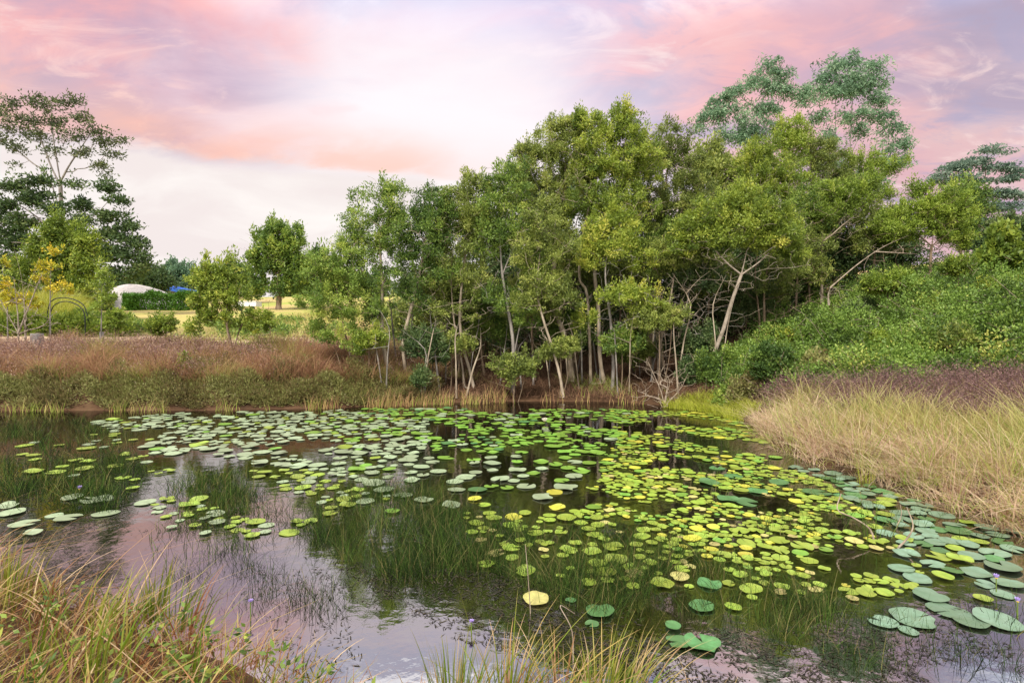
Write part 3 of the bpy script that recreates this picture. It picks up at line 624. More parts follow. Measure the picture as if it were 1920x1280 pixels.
for px, py, Y, lf, tc_, lab in [(385, 535, 90, 'leaf_mid', .25, 'distant tree seen over the bushy tree left side'), (455, 540, 95, 'leaf_dark', .6, 'distant dark tree left of the round headed gum'), (560, 545, 100, 'leaf_mid', .3, 'distant tree just right of the round headed gum trunk'),
                                (640, 540, 95, 'leaf_olive', .3, 'distant olive tree behind the slender bright tree'), (700, 535, 100, 'leaf_mid', .25, 'distant tree behind the crooked pale trunk'), (765, 540, 95, 'leaf_dark', .6, 'distant dark tree behind the dark crowned tree'), (830, 540, 100, 'leaf_mid', .25, 'distant tree behind the low dark sapling'),
                                (25, 545, 44, 'leaf_mid', .4, 'leafy green tree at the left edge beyond the golden shrubs'), (165, 555, 46, 'leaf_bright', .25, 'light green bush tree beside the pale mound'), (95, 555, 45, 'leaf_mid', .35, 'leafy green bush tree behind the dark hoops'), (-25, 520, 46, 'leaf_dark', .6, 'dark tree cut by the left edge of the picture')]:
    k = .9 if Y > 60 else 1.1
    tree('distant_tree', lab, 'tree', Y, [[(px, py + 40), (px + 1, py + 20), (px, py)]], [(px - 20 * k, py + 6, 24 * k, 14 * k), (px + 18 * k, py + 4, 24 * k, 15 * k), (px, py - 12, 22 * k, 14 * k), (px - 6, py + 20, 38 * k, 12 * k)], lf, 'bark_brown', 60, 60, L=.005 * Y, W=.0024 * Y, cr=.0125 * Y, lf=1, cs=1, r0=.003 * Y, tintc=tc_, group=DT)
tree('green_tree', 'vivid light green tree in front of the dark evergreen', 'tree', 30.0,
     [[(120, 580), (122, 520), (125, 460)]], [(115, 430, 22, 18), (135, 445, 24, 18), (90, 460, 30, 18), (155, 460, 24, 20), (110, 490, 50, 26), (165, 495, 30, 20), (60, 490, 26, 20), (130, 525, 50, 20), (45, 520, 26, 16)], 'leaf_bright', 'bark_brown', 170, 85, L=.17, W=.075, cr=.5, lf=1, cs=1, r0=.13, tintc=.22)
tree('distant_tree', 'dark rounded tree behind the pale mound', 'tree', 60.0,
     [[(280, 570), (281, 545), (282, 520)]], [(280, 520, 26, 16), (262, 535, 24, 16), (298, 538, 24, 18), (230, 540, 30, 16)], 'leaf_dark', 'bark_brown', 110, 70, L=.3, W=.15, cr=.8, lf=1, cs=1, r0=.22, tintc=.35)
tree('distant_tree', 'blue green rounded tree behind the small shed', 'tree', 75.0,
     [[(335, 562), (336, 540), (336, 515)]], [(332, 505, 20, 10), (320, 520, 22, 14), (348, 520, 22, 14), (332, 538, 32, 14), (305, 535, 20, 14)], 'leaf_gum', 'bark_brown', 110, 70, L=.34, W=.17, cr=.9, lf=1, cs=1, r0=.24, tintc=.25)
tree('distant_tree', 'shaded green tree beyond the yellow green bush tree', 'tree', 58.0,
     [[(440, 575), (441, 550), (442, 520)]], [(440, 510, 24, 16), (425, 530, 26, 18), (455, 535, 24, 18), (470, 545, 24, 14), (400, 535, 24, 14)], 'leaf_mid', 'bark_brown', 110, 70, L=.28, W=.14, cr=.8, lf=1, cs=1, r0=.22, tintc=.25)
tree('round_gum', 'round headed gum standing alone at the edge of the field', 'tree', 46.0,
     [[(522, 570), (524, 540), (522, 500), (520, 460)], [(523, 520), (500, 490), (488, 475)], [(523, 515), (548, 490), (560, 480)]],
     [(520, 432, 30, 16), (500, 445, 24, 18), (545, 445, 26, 18), (488, 475, 22, 20), (520, 465, 34, 22), (555, 470, 22, 20), (480, 505, 16, 22), (510, 500, 28, 20), (545, 500, 30, 20), (482, 535, 16, 18), (520, 535, 32, 18), (556, 530, 26, 18), (570, 500, 20, 24)],
     'leaf_mid', 'bark_brown', 260, 60, L=.28, W=.11, cr=.66, dens=1.2, lf=1, cs=.9, r0=.3, tintc=.38, droop=.3, flat=.75)
tree('distant_tree', 'green tree at the field edge right of the round headed gum', 'tree', 50.0,
     [[(600, 575), (601, 545), (602, 510)]], [(600, 500, 26, 20), (620, 520, 26, 20), (585, 530, 26, 20), (615, 550, 30, 16)], 'leaf_mid', 'bark_brown', 110, 70, L=.26, W=.13, cr=.8, lf=1, cs=1, r0=.2, tintc=.3)
tree('bushy_tree', 'yellow green bushy tree leaning on the left bank with dark forked trunk', 'tree', 18.2,
     [[(437, 668), (432, 640), (424, 610), (412, 570), (400, 520)], [(432, 640), (455, 605), (480, 590)], [(424, 610), (425, 560), (428, 520)]],
     [(400, 515, 42, 20), (375, 530, 30, 18), (430, 520, 32, 22), (405, 550, 48, 20), (370, 565, 24, 16), (440, 560, 28, 18), (420, 590, 44, 20), (480, 592, 30, 14), (500, 603, 20, 10), (385, 595, 20, 12), (450, 608, 26, 10), (490, 618, 18, 8), (430, 488, 16, 8), (390, 495, 14, 8), (362, 610, 18, 16)],
     'leaf_bright', 'bark_brown', 125, 85, L=.11, W=.045, cr=.27, lsc=1.0, dens=1.4, r0=.075, tintc=.42)
tree('sapling', 'slim yellowing sapling beside the grey post on the far bank', 'tree', 19.0,
     [[(189, 660), (190, 610), (191, 560), (192, 505)]], [(192, 510, 10, 16), (198, 530, 18, 14), (184, 545, 14, 14), (200, 560, 16, 14), (185, 575, 14, 12)], 'leaf_yellow', 'bark_grey', 50, 26, L=.09, W=.035, cr=.2, r0=.028, tintc=.5, rtip=.004)
GOLD = 'golden leaved shrubs at the far left'
tree('golden_shrub', 'golden yellow flowering shrub rising highest behind the bare shrub', 'shrub', 21.0,
     [[(95, 610), (94, 560), (96, 500), (97, 465)]], [(96, 468, 22, 8), (95, 500, 20, 9), (85, 520, 26, 10), (105, 540, 26, 10), (75, 500, 12, 8), (125, 545, 16, 8)], 'leaf_gold', 'bark_grey', 34, 22, L=.11, W=.06, cr=.2, r0=.03, tintc=.5, group=GOLD, rtip=.004)
tree('golden_shrub', 'golden yellow flowering shrub at the left edge low behind the bare shrub', 'shrub', 21.0,
     [[(15, 610), (14, 580), (16, 540)]], [(15, 560, 26, 10), (40, 562, 26, 8), (8, 535, 12, 14), (60, 568, 20, 8), (10, 490, 8, 8)], 'leaf_gold', 'bark_grey', 40, 24, L=.11, W=.06, cr=.22, r0=.03, tintc=.45, group=GOLD, rtip=.004)


# bare whitish shrubs
def twig_thing(name, label, cat, Y, stems, bare, nbare, mat, r0, rtip=.005, group=None, part='branch', seed_z=-99, wob=.15, zbase=None, ground=True):
    S = Skeleton(); base = None
    for st in stems:
        pts = [wp(q[0], q[1], Y + (q[2] if len(q) > 2 else 0)) for q in st]
        if base is None:
            if ground:
                pts[0][2] = (gz1(pts[0][0], pts[0][1]) if zbase is None else zbase) - .03
            base = pts[0].copy()
        S.stem(pts, max(6, int(np.linalg.norm(pts[-1] - pts[0]) / .2)))
    for l, k in bare:
        c = wp(l[0], l[1], Y + (l[4] if len(l) > 4 else 0)); rx, rz = l[2] / F * Y, l[3] / F * Y
        for _ in range(k):
            S.reach(c + rng.normal(size=3) * .55 * np.array([rx, rx * .8, rz]), seed_z, wob)
    o = S.build(name, M[mat], None, base, r0, rtip)
    o.location = base
    return tag(o, label, cat, group)


twig_thing('bare_shrub', 'leafless whitish shrub with many upright branches at the far left', 'shrub', 19.5,
           [[(35, 640), (34, 600), (30, 560), (26, 520)], [(34, 625), (60, 560), (80, 510)], [(33, 622), (15, 590), (5, 570)]],
           [((30, 560, 50, 50), 34), ((60, 590, 40, 30), 24), ((70, 520, 20, 24), 8)], 0, 'bark_white', .045, .008)
twig_thing('bare_shrub', 'second leafless pale shrub with a tall bare fork behind the first', 'shrub', 20.5,
           [[(48, 640), (46, 580), (40, 520), (28, 470)], [(46, 560), (60, 520), (75, 480)]], [((48, 570, 30, 40), 20)], 0, 'bark_white', .04, .007)
twig_thing('dead_tree', 'long pale dead trunk leaning diagonally above the green slope', 'dead tree', 18.6,
           [[(1556, 540), (1600, 502), (1641, 472), (1672, 455), (1702, 442)], [(1641, 472), (1680, 474), (1720, 476)], [(1630, 480), (1620, 500), (1625, 515)]], [((1680, 460, 40, 14), 16)], 0, 'dead_wood', .034, .007, ground=False)
twig_thing('dead_tree', 'pale dead limb slanting up through the yellow green canopy', 'dead tree', 19.6,
           [[(1543, 452), (1560, 440), (1580, 422), (1602, 405)], [(1560, 440), (1530, 452), (1518, 448)]], [((1590, 410, 24, 14), 8)], 0, 'dead_wood', .024, .007, ground=False)
twig_thing('dead_branch', 'arched grey dead twigs at the thicket edge above the slope', 'branch', 17.2,
           [[(1554, 572), (1553, 548), (1560, 538), (1572, 545), (1576, 560)], [(1560, 538), (1545, 540)], [(1566, 540), (1585, 535)]], [((1562, 545, 24, 12), 14)], 0, 'bark_white', .03, .006, ground=False)
twig_thing('dead_branch', 'tangled pale fallen branches dipping into the water by the dark centre', 'branch', 15.6,
           [[(1248, 765), (1240, 735), (1225, 700), (1212, 672)], [(1246, 758), (1252, 720), (1245, 690)], [(1247, 760), (1275, 730), (1290, 700)], [(1247, 752), (1215, 742), (1195, 745)], [(1235, 720), (1262, 700), (1285, 690)]],
           [((1245, 710, 55, 36), 80), ((1230, 745, 45, 16), 30), ((1275, 745, 30, 16), 20)], 0, 'dead_wood', .035, .006, zbase=-.1)

# ------------------------------------------------------------------ shrubs along the waterline and in shade
SHR = 'shrubs along the far waterline'


def shrub(label, px, py, Y, rx, rz, leaf, nclump=40, nleaf=110, tintc=.45, L=.085, W=.04, name='shrub', group=SHR, n=3):
    lobes = [(px + rx * .5 * math.cos(k * 2.1), py - rz * .25 * math.sin(k * 2.1 + 1), rx * .62, rz * .7) for k in range(n)]
    b = wp(px, py, Y); g = gz1(b[0], Y); pyb = HY - (g - CH) / Y * F
    tree(name, label, 'shrub', Y, [[(px, pyb), (px + 2, (pyb + py) / 2), (px, py)], [(px + 5, pyb), (px + rx * .4, (pyb + py) / 2), (px + rx * .5, py)]], lobes, leaf, 'bark_brown', nclump, nleaf, L=L, W=W, cr=.26, r0=.03, tintc=tintc, group=group, rtip=.005)


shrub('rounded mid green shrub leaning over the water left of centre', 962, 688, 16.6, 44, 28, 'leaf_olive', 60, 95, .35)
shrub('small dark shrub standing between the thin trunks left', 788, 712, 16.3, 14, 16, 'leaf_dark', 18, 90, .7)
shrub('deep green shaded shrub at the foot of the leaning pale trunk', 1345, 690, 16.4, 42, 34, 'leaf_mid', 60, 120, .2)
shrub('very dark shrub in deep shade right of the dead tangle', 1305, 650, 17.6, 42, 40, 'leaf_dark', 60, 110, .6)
shrub('olive shrub under the bare twig tree at centre', 1190, 660, 18.2, 40, 30, 'leaf_olive', 50, 110, .3)
shrub('dark green shrub in front of the green slope near the inlet', 1440, 680, 14.2, 34, 34, 'leaf_mid', 60, 130, .2)
shrub('yellow green rounded bush on the crest of the slope', 1663, 532, 17.2, 52, 16, 'leaf_yellow', 80, 120, .42)
shrub('leafy light bush on the slope crest near the right acacia trunk', 1795, 500, 17.0, 30, 14, 'leaf_bright', 40, 100, .3)
shrub('olive bush with brown leaves at the tip of the straw bank', 1395, 735, 14.4, 30, 26, 'leaf_weed', 50, 120, .55)
shrub('low green bush at the waterline inlet corner', 1360, 755, 14.6, 24, 18, 'leaf_mid', 34, 100, .6)
shrub('fresh green weed bush on the purple grass bank near the sapling', 300, 610, 18.6, 24, 18, 'leaf_bright', 34, 80, .3)
shrub('green bush on the bank left of the bushy tree', 345, 690, 16.4, 16, 12, 'leaf_bright', 22, 80, .35)
shrub('light green leafy bush behind the sapling', 215, 600, 20.5, 18, 20, 'leaf_yellow', 26, 70, .3)

shrub('hanging olive spray low over the shade by the leaning central tree', 1050, 655, 17.0, 40, 20, 'leaf_olive', 36, 90, .5)
shrub('loose green bush between the two pale upright trunks and the dead tangle', 1165, 640, 17.2, 44, 24, 'leaf_mid', 44, 90, .45)
shrub('loose olive bush at the foot of the twin leaning trunks', 845, 650, 17.2, 38, 26, 'leaf_olive', 40, 90, .5)
shrub('pale green bush beside the thin stems at the open end of the thicket', 690, 640, 16.6, 34, 22, 'leaf_bright', 36, 90, .4)
shrub('light olive bush hanging over the dead branch tangle', 1235, 600, 16.8, 50, 20, 'leaf_olive', 46, 90, .6)
shrub('deep green bush in shade left of the leaning pale trunk', 1300, 700, 16.8, 34, 22, 'leaf_dark', 36, 100, .5)

def slope_Y(px, py, h=.5):
    Ys = np.linspace(8, 24, 400); zz = ground_z((px - CX) / F * Ys, Ys) + h
    return float(Ys[np.argmax(CH - (py - HY) / F * Ys <= zz)])


SLO = 'bushes standing out of the green slope'
for px, py, rx, rz, lf, tc_, lab in [(1480, 640, 34, 22, 'leaf_bright', .35, 'light green bush low on the slope near the thicket edge'), (1560, 615, 36, 22, 'leaf_mid', .35, 'deep green bush midway up the slope below the arched twigs'), (1640, 650, 42, 22, 'leaf_yellow', .35, 'yellow tinged bush in the middle of the slope'),
                                     (1745, 575, 44, 24, 'leaf_mid', .55, 'fresh green bush high on the slope below the golden acacia'), (1850, 545, 46, 24, 'leaf_bright', .5, 'bright bush near the slope top at the right edge'), (1790, 640, 46, 24, 'leaf_olive', .4, 'dull olive bush low on the slope above the purple grass'),
                                     (1890, 620, 44, 26, 'leaf_mid', .25, 'dark green bush on the slope at the right edge'), (1530, 690, 40, 20, 'leaf_weed', .7, 'brownish bush at the foot of the slope behind the purple tip'), (1610, 580, 34, 18, 'leaf_dark', .7, 'small dark bush near the slope crest under the yellow bush')]:
    shrub(lab, px, py, slope_Y(px, py, .35), rx * .62, rz * .6, lf, 40, 110, tc_ + .12, group=SLO)

# clipped hedge in front of the pale mound
hb = wp(310, 585, 46.0); hb[2] = gz1(hb[0], 46.0) - .2
hz = empty('hedge', hb); tag(hz, 'dense dark green box hedge in front of the pale mound', 'hedge')
n = 26000
q = rng.random((n, 3)) * 2 - 1
ax = rng.integers(0, 3, n); q[np.arange(n), ax] = np.sign(q[np.arange(n), ax]) * (.85 + .15 * rng.random(n))
Pl = hb + np.array([0, 0, .75]) + q * np.array([3.1, .7, .75]) + rng.normal(size=(n, 3)) * .09
Pl[:, 2] += (.14 * np.sin(Pl[:, 0] * 2.3) + .09 * np.sin(Pl[:, 0] * 5.1 + 1)) * (q[:, 2] > 0); Pl[:, 1] += .15 * np.sin(Pl[:, 0] * 3.1)
V, Q, T = leaf_quads(Pl, rng.normal(size=(n, 3)), .16, .08, .3 + .2 * rng.normal(size=n))
M['leaf_hedge'] = leaf_mat('leaf_hedge', [(0, C(.05, .13, .012)), (.5, C(.10, .24, .02)), (1, C(.2, .36, .04))])
mesh_np('foliage', V, Q, M['leaf_hedge'], hz, hb, {'tint': np.clip(T, 0, 1)})
# ------------------------------------------------------------------ small built things on the left
# pale mound
mb = wp(246, 585, 50.0); mb[2] = gz1(mb[0], 50.0) - .2
r_ = np.linspace(0, 1, 26); th = np.linspace(0, 2 * np.pi, 73)[:-1]
R_, TH = np.meshgrid(r_, th, indexing='ij')
hh = 2.35 * (1 - R_ ** 1.7) * (1 + .10 * np.sin(3 * TH) * R_) + .10 * np.sin(9 * TH + 5 * R_) * R_ * (1 - R_) * 2
X_ = R_ * np.cos(TH) * 5.0 * (1 + .12 * np.sin(2 * TH + .6)); Y_ = R_ * np.sin(TH) * 3.4
hh = hh - .5 * sst(0, 4, -X_)
V = np.stack([X_, Y_, hh], -1).reshape(-1, 3)
Q = [(i * 72 + j, i * 72 + (j + 1) % 72, (i + 1) * 72 + (j + 1) % 72, (i + 1) * 72 + j) for i in range(25) for j in range(72)]
M['pale_sand'] = noise_mat('pale_sand', [(.3, C(.38, .34, .31)), (.6, C(.56, .51, .48))], 1.6, bump=.8, stretch=(.5, 1, 3))
o = mesh_np('sand_mound', V, np.array(Q), M['pale_sand'], smooth=True); o.location = mb
tag(o, 'smooth pale sand mound behind the dark hedge', 'mound')


def box(cx, cy, cz, sx, sy, sz):
    V = [(cx + sx * a, cy + sy * b, cz + sz * c) for a in (-.5, .5) for b in (-.5, .5) for c in (-.5, .5)]
    Fs = [(0, 1, 3, 2), (4, 6, 7, 5), (0, 4, 5, 1), (2, 3, 7, 6), (0, 2, 6, 4), (1, 5, 7, 3)]
    return V, Fs


def joined(parts):
    V, Fs = [], []
    for v, f in parts:
        k = len(V); V += v; Fs += [tuple(i + k for i in q) for q in f]
    return V, Fs


def plain(name, c, rough=.6): return noise_mat(name, [(.35, (c[0] * .85, c[1] * .85, c[2] * .85, 1)), (.65, c)], 3, rough, .05)


M['white_panel'] = plain('white_panel', C(.75, .76, .78)); M['blue_sheet'] = plain('blue_sheet', C(.03, .10, .42))
M['brown_board'] = plain('brown_board', C(.22, .16, .11)); M['dark_glass'] = plain('dark_glass', C(.05, .06, .07), .2)
M['grey_wood'] = noise_mat('grey_wood', [(.3, C(.13, .12, .11)), (.6, C(.30, .28, .27))], 9, stretch=(1, 1, .2))
M['black_pipe'] = plain('black_pipe', C(.03, .035, .03), .5)

sb = wp(322, 558, 70.0); sb[2] = gz1(sb[0], 70.0) - .55
sh = empty('garden_shed', sb); sh.rotation_euler.z = -.12
tag(sh, 'tiny white shed with a bright blue sloping roof behind the hedge', 'shed')
mesh_py('wall', *joined([box(-.75, 0, .75 + .35, 1.3, 2.0, 2.2)]), M['white_panel'], sh)
mesh_py('side_wall', *joined([box(-1.75, .3, .75, .6, 1.2, 1.5)]), M['brown_board'], sh)
mesh_py('window', *box(-.65, -1.02, 1.55, .42, .06, .42), M['dark_glass'], sh)
rv = [(-.12, -1.25, 2.12), (2.6, -1.25, 1.55), (2.6, 1.25, 1.55), (-.12, 1.25, 2.12)]
rv = rv + [(x, y, z - .5 * (1 if i in (0, 1) else 1)) for i, (x, y, z) in enumerate(rv)]
mesh_py('roof', rv, [(0, 1, 2, 3), (7, 6, 5, 4), (0, 4, 5, 1), (1, 5, 6, 2), (2, 6, 7, 3), (3, 7, 4, 0)], M['blue_sheet'], sh)
mesh_py('back_wall', *joined([box(1.1, 1.1, .7, 2.6, .08, 1.7)]), M['white_panel'], sh)
mesh_py('post', *joined([box(2.5, -1.15, .5, .1, .1, 1.1)]), M['grey_wood'], sh)

tb = wp(467, 582, 44.0); tb[2] = gz1(tb[0], 44.0)
tk = empty('trailer', tb); tag(tk, 'low white flat trailer behind the bushy tree', 'trailer')
mesh_py('body', *joined([box(0, 0, .55, 1.55, 1.0, .34), box(0, 0, .75, 1.6, 1.05, .05)]), M['white_panel'], tk)
for sx in (-.45, .45):
    k = 14
    Vw = [(sx + .2 * math.cos(2 * math.pi * i / k), y, .2 + .2 * math.sin(2 * math.pi * i / k)) for y in (-.5, -.38) for i in range(k)]
    mesh_py('wheel', Vw, [tuple(range(k))[::-1], tuple(range(k, 2 * k))] + [(i, (i + 1) % k, k + (i + 1) % k, k + i) for i in range(k)], M['black_pipe'], tk)
mesh_py('drawbar', *joined([box(-1.1, 0, .42, .9, .08, .08)]), M['grey_wood'], tk)


def stump(name, label, cat, px, py, Y, r, h, mat):
    b = wp(px, py, Y); b[2] = gz1(b[0], Y) - .05
    k = 20; V, Fs = [], []
    hs = [0, .15 * h, .5 * h, .9 * h, h]; rs = [1.12, 1.02, 1, .99, .93]
    for a, (z, q) in enumerate(zip(hs, rs)):
        for i in range(k):
            w = 1 + .05 * math.sin(5 * 2 * math.pi * i / k + a * .3)
            V.append((r * q * w * math.cos(2 * math.pi * i / k), r * q * w * math.sin(2 * math.pi * i / k), z))
    for a in range(4):
        for i in range(k): Fs.append((a * k + i, a * k + (i + 1) % k, (a + 1) * k + (i + 1) % k, (a + 1) * k + i))
    Fs.append(tuple(range(4 * k, 5 * k)))
    o = mesh_py(name, V, Fs, M[mat], smooth=False); o.location = b
    return tag(o, label, cat)


stump('stump', 'squat grey cut stump beside the dirt track at the left', 'stump', 70, 640, 20.5, .20, .52, 'grey_wood')
stump('post', 'weathered grey post at the foot of the slim sapling', 'post', 191, 645, 19.3, .07, .75, 'grey_wood')


def hoop(label, pts, Y, r=.022):
    P = smooth_path([wp(a, b, Y) for a, b in pts], 28)
    for e in (0, -1): P[e][2] = gz1(P[e][0], P[e][1]) - .05
    V, Q = tubes(P[:-1], P[1:], np.full(27, r), np.full(27, r))
    o = mesh_np('garden_hoop', V, Q, M['black_pipe'], None, P[0], smooth=True); o.location = P[0]
    tag(o, label, 'hoop', 'thin hoops over the yellow grass')


hoop('thin dark arched hoop, the taller of two over the yellow grass', [(88, 590), (95, 566), (115, 558), (140, 562), (158, 574), (166, 600)], 23.6)
hoop('thin dark arched hoop, the lower of two over the yellow grass', [(92, 592), (102, 572), (122, 565), (142, 570), (156, 582), (160, 602)], 23.2)


# ------------------------------------------------------------------ grasses and ground cover
def in_poly(x, y, poly):
    poly = np.asarray(poly, float); ins = np.zeros(np.shape(x), bool)
    for i in range(len(poly)):
        a, b = poly[i], poly[(i + 1) % len(poly)]
        c = (a[1] > y) != (b[1] > y)
        ins ^= c & (x < (b[0] - a[0]) * (y - a[1]) / (b[1] - a[1] if b[1] != a[1] else 1e-9) + a[0])
    return ins


def scatter(x0, x1, y0, y1, n, keep):
    x = rng.uniform(x0, x1, n); y = rng.uniform(y0, y1, n)
    k = keep(x, y); x, y = x[k], y[k]
    return np.stack([x, y, ground_z(x, y)], 1)


def lean_dirs(n, bias=(0, 0), spread=1.0):
    a = rng.random(n) * 2 * np.pi
    v = np.stack([np.cos(a) * spread + bias[0], np.sin(a) * spread + bias[1], np.zeros(n)], 1)
    return v


def clumped(P, s=1.6, k=0.):
    return vnoise(P[:, 0], P[:, 1], s, k)


def in_frame(P, m=.12):
    px, py = proj(P); return (px > -1920 * m) & (px < 1920 * (1 + m))


def tufts(Cn, per, rad, h, w, bend, tint, tsp=.12, seg=4, bias=(0, 0), out=.9, rnd=.35, cvar=.12, floor=None, hv=.3):
    """Grass growing in tufts: blades fan out from each tuft's middle."""
    n = len(Cn); idx = np.repeat(np.arange(n), per); m = len(idx)
    o = rng.normal(size=(m, 2)) * rad * .6
    P = Cn[idx].copy(); P[:, :2] += o
    if floor is not None: P[:, 2] = np.maximum(P[:, 2], floor)
    cl = rng.normal(size=(n, 2)) * .3 + np.array(bias)
    ln = np.zeros((m, 3)); ln[:, :2] = o / rad * out + cl[idx] + rng.normal(size=(m, 2)) * rnd
    ct = (tint if np.ndim(tint) else np.full(n, tint)) + rng.normal(size=n) * cvar
    hc = (h if np.ndim(h) else np.full(n, h)) * (1 + hv * rng.normal(size=n)).clip(.5, 1.7)
    return blades(P, hc[idx] * (.5 + .6 * rng.random(m)), w * (.7 + .6 * rng.random(m)), ln, bend * (.4 + 1.2 * rng.random(m)), np.clip(ct[idx] + tsp * rng.normal(size=m), 0, 1), seg)


def ragged(x, y, poly, a=.55):
    return in_poly(x + a * vnoise(x, y, 1.3, 1) + a * .5 * vnoise(x, y, 4.1, 5), y + a * vnoise(x, y, 1.6, 4) + a * .5 * vnoise(x, y, 3.7, 8), poly)


# --- right bank straw
PURP = [(5.9, 13.0), (6.2, 11.6), (7.0, 9.6), (7.9, 8.0), (9.0, 6.5), (14, 6), (15, 9.6), (9.8, 10.9), (7.6, 12.6), (6.2, 13.8)]
BUSH = [(5.9, 14.1), (6.4, 13.3), (7.6, 12.4), (9.8, 10.7), (14.5, 9.4), (26, 12), (26, 22), (12, 21.5), (8.4, 19.0), (6.4, 17.2), (5.5, 15.6)]
P = scatter(4.7, 12, 2.2, 14.3, 6800, lambda x, y: (pond_d(x, y) > -.12) & ~ragged(x, y, PURP) & ~in_poly(x, y, BUSH) & (pond_d(x, y) < 4) & (y < 12.5 - .5 * (x < 5.3)))
P = P[in_frame(P)]
d = pond_d(P[:, 0], P[:, 1])
n = len(P)
gfac = sst(.5, 2.2, d + .7 * clumped(P, 1.1) + .3 * rng.normal(size=n))
S1, S2 = Soup(), Soup()
k = rng.random(n) > np.minimum(.95, gfac + .08)
Pa = P[k]; na = len(Pa); cl = clumped(Pa, 2.1, 2)
S1.add(*tufts(Pa, 20, .15, .33 * (1 + .45 * cl), .010, .85, .42 + .16 * cl + .42 * (rng.random(na) < .16), .16, 4, (-.06, -.04), 1.1, .7, .2, -.02, hv=.45))
k2 = rng.random(na) < .5
S1.add(*tufts(Pa[k2], 5, .12, .62, .0075, .35, .55, .12, 4, (-.03, 0), .8, .6, .15, -.02))
tag(S1.build('straw_grass', M['straw']), 'matted pinkish straw grass hanging over the right-hand water edge', 'grass', kind='stuff')
Pb = P[~k]; nb = len(Pb); cl = clumped(Pb, 1.4, 5)
S2.add(*tufts(Pb, 22, .14, .62 * (1 + .3 * cl), .0085, .35, .5 + .25 * cl, .16, 4, (-.04, -.03), .8, .5, .18, hv=.4))
tag(S2.build('tall_grass', M['straw_green']), 'tall yellow green grass standing behind the straw edge on the right bank', 'grass', kind='stuff')

# --- purple seed-head grass, right
P = scatter(5.5, 15, 5.5, 14.2, 40000, lambda x, y: ragged(x, y, PURP) & (pond_d(x, y) > .1))
P = P[in_frame(P)]; n = len(P)
S, H = Soup(), Soup()
h = (.46 + .28 * rng.random(n)) * np.interp(P[:, 0], [5.8, 9], [.45, 1]); ln = lean_dirs(n, (-.3, 0), .7); bd = .15 + .3 * rng.random(n)
S.add(*blades(P, h, .007 + .003 * rng.random(n), ln, bd, rng.random(n), 3))
hd = rng.random(n) < .5
tips = P[hd] + np.array([0, 0, 1]) * (h * (1 - .42 * bd))[hd][:, None] + ln[hd] * (h * (.25 + bd))[hd][:, None]


def heads(tips, per, sp, L=.05, W=.014, tm=.45):
    idx = np.repeat(np.arange(len(tips)), per); m = len(idx)
    return leaf_quads(tips[idx] + rng.normal(size=(m, 3)) * np.array([sp, sp, sp * 1.6]), rng.normal(size=(m, 3)) + np.array([-.4, 0, 1.2]), L, W, tm + .2 * rng.normal(size=m))


V, Q, T = heads(tips, 7, .045); H.add(V, Q, T)
Pm = P[rng.random(len(P)) < .06]
S.add(*tufts(Pm, 8, .12, .62 * np.interp(Pm[:, 0], [5.8, 9], [.5, 1]), .009, .35, .95, .15, 3, (-.05, 0), .7, .4, .2))
tag(S.build('purple_grass', M['purple_grass']), 'dusky stems of purple seeding grass between straw and green slope', 'grass', kind='stuff')
tag(H.build('seed_head_grass', M['purple_heads']), 'purple brown seed heads over the right-hand bank', 'grass', kind='stuff')

# --- green thicket on the slope
mx_ = rng.uniform(5, 26, 780); my_ = rng.uniform(9, 22.5, 780)
k = in_poly(mx_, my_, BUSH); mx_, my_ = mx_[k], my_[k]
edge = np.minimum(1, .5 + .12 * np.maximum(0, mx_ - 5.6))
mr_ = rng.uniform(.35, .95, len(mx_)); mh_ = (.25 + 1.05 * rng.random(len(mx_)) ** 1.6) * edge * (.75 + .35 * mr_)
mt_ = .38 + .22 * rng.normal(size=len(mx_))
cntm = (mr_ ** 2 * 105 + 8).astype(int); idm = np.repeat(np.arange(len(mx_)), cntm); m = len(idm)
D = unit(rng.normal(size=(m, 3))); D[:, 2] = np.abs(D[:, 2]); rr_ = rng.random(m) ** .25
x = mx_[idm] + D[:, 0] * rr_ * mr_[idm]; y = my_[idm] + D[:, 1] * rr_ * mr_[idm]
Pc = np.stack([x, y, ground_z(x, y) + D[:, 2] * rr_ * mh_[idm] + .04], 1); mtc = mt_[idm]
k = in_frame(Pc) & (pond_d(x, y) > .1); Pc = Pc[k]; mtc = mtc[k]
print('thicket clumps', len(Pc))
per = 16; idx = np.repeat(np.arange(len(Pc)), per); m = len(idx)
D = unit(rng.normal(size=(m, 3)))
ct = mtc + .10 * rng.normal(size=len(Pc)) + .14 * vnoise(Pc[:, 0], Pc[:, 1], .9, 7)
V, Q, T = leaf_quads(Pc[idx] + D * (.16 * rng.random((m, 1)) ** .5), D + np.array([0, 0, .5]), .07 * (.7 + .6 * rng.random(m)), .042, ct[idx] + .12 * rng.normal(size=m))
S = Soup().add(V, Q, T)
tag(S.build('thicket_undergrowth', M['leaf_thicket']), 'dense bright green bramble thicket covering the right-hand slope', 'undergrowth', kind='stuff')
n = 2600
b0 = Pc[rng.integers(0, len(Pc), n)] - np.array([0, 0, .25]); b1 = b0 + rng.normal(size=(n, 3)) * np.array([.3, .3, .18]) + np.array([0, 0, .22])
V, Q = tubes(b0, b1, np.full(n, .007), np.full(n, .004), 4)
tag(mesh_np('thicket_stems_undergrowth', V, Q, M['dead_wood']), 'dry brown canes showing through the green thicket', 'undergrowth', kind='stuff')

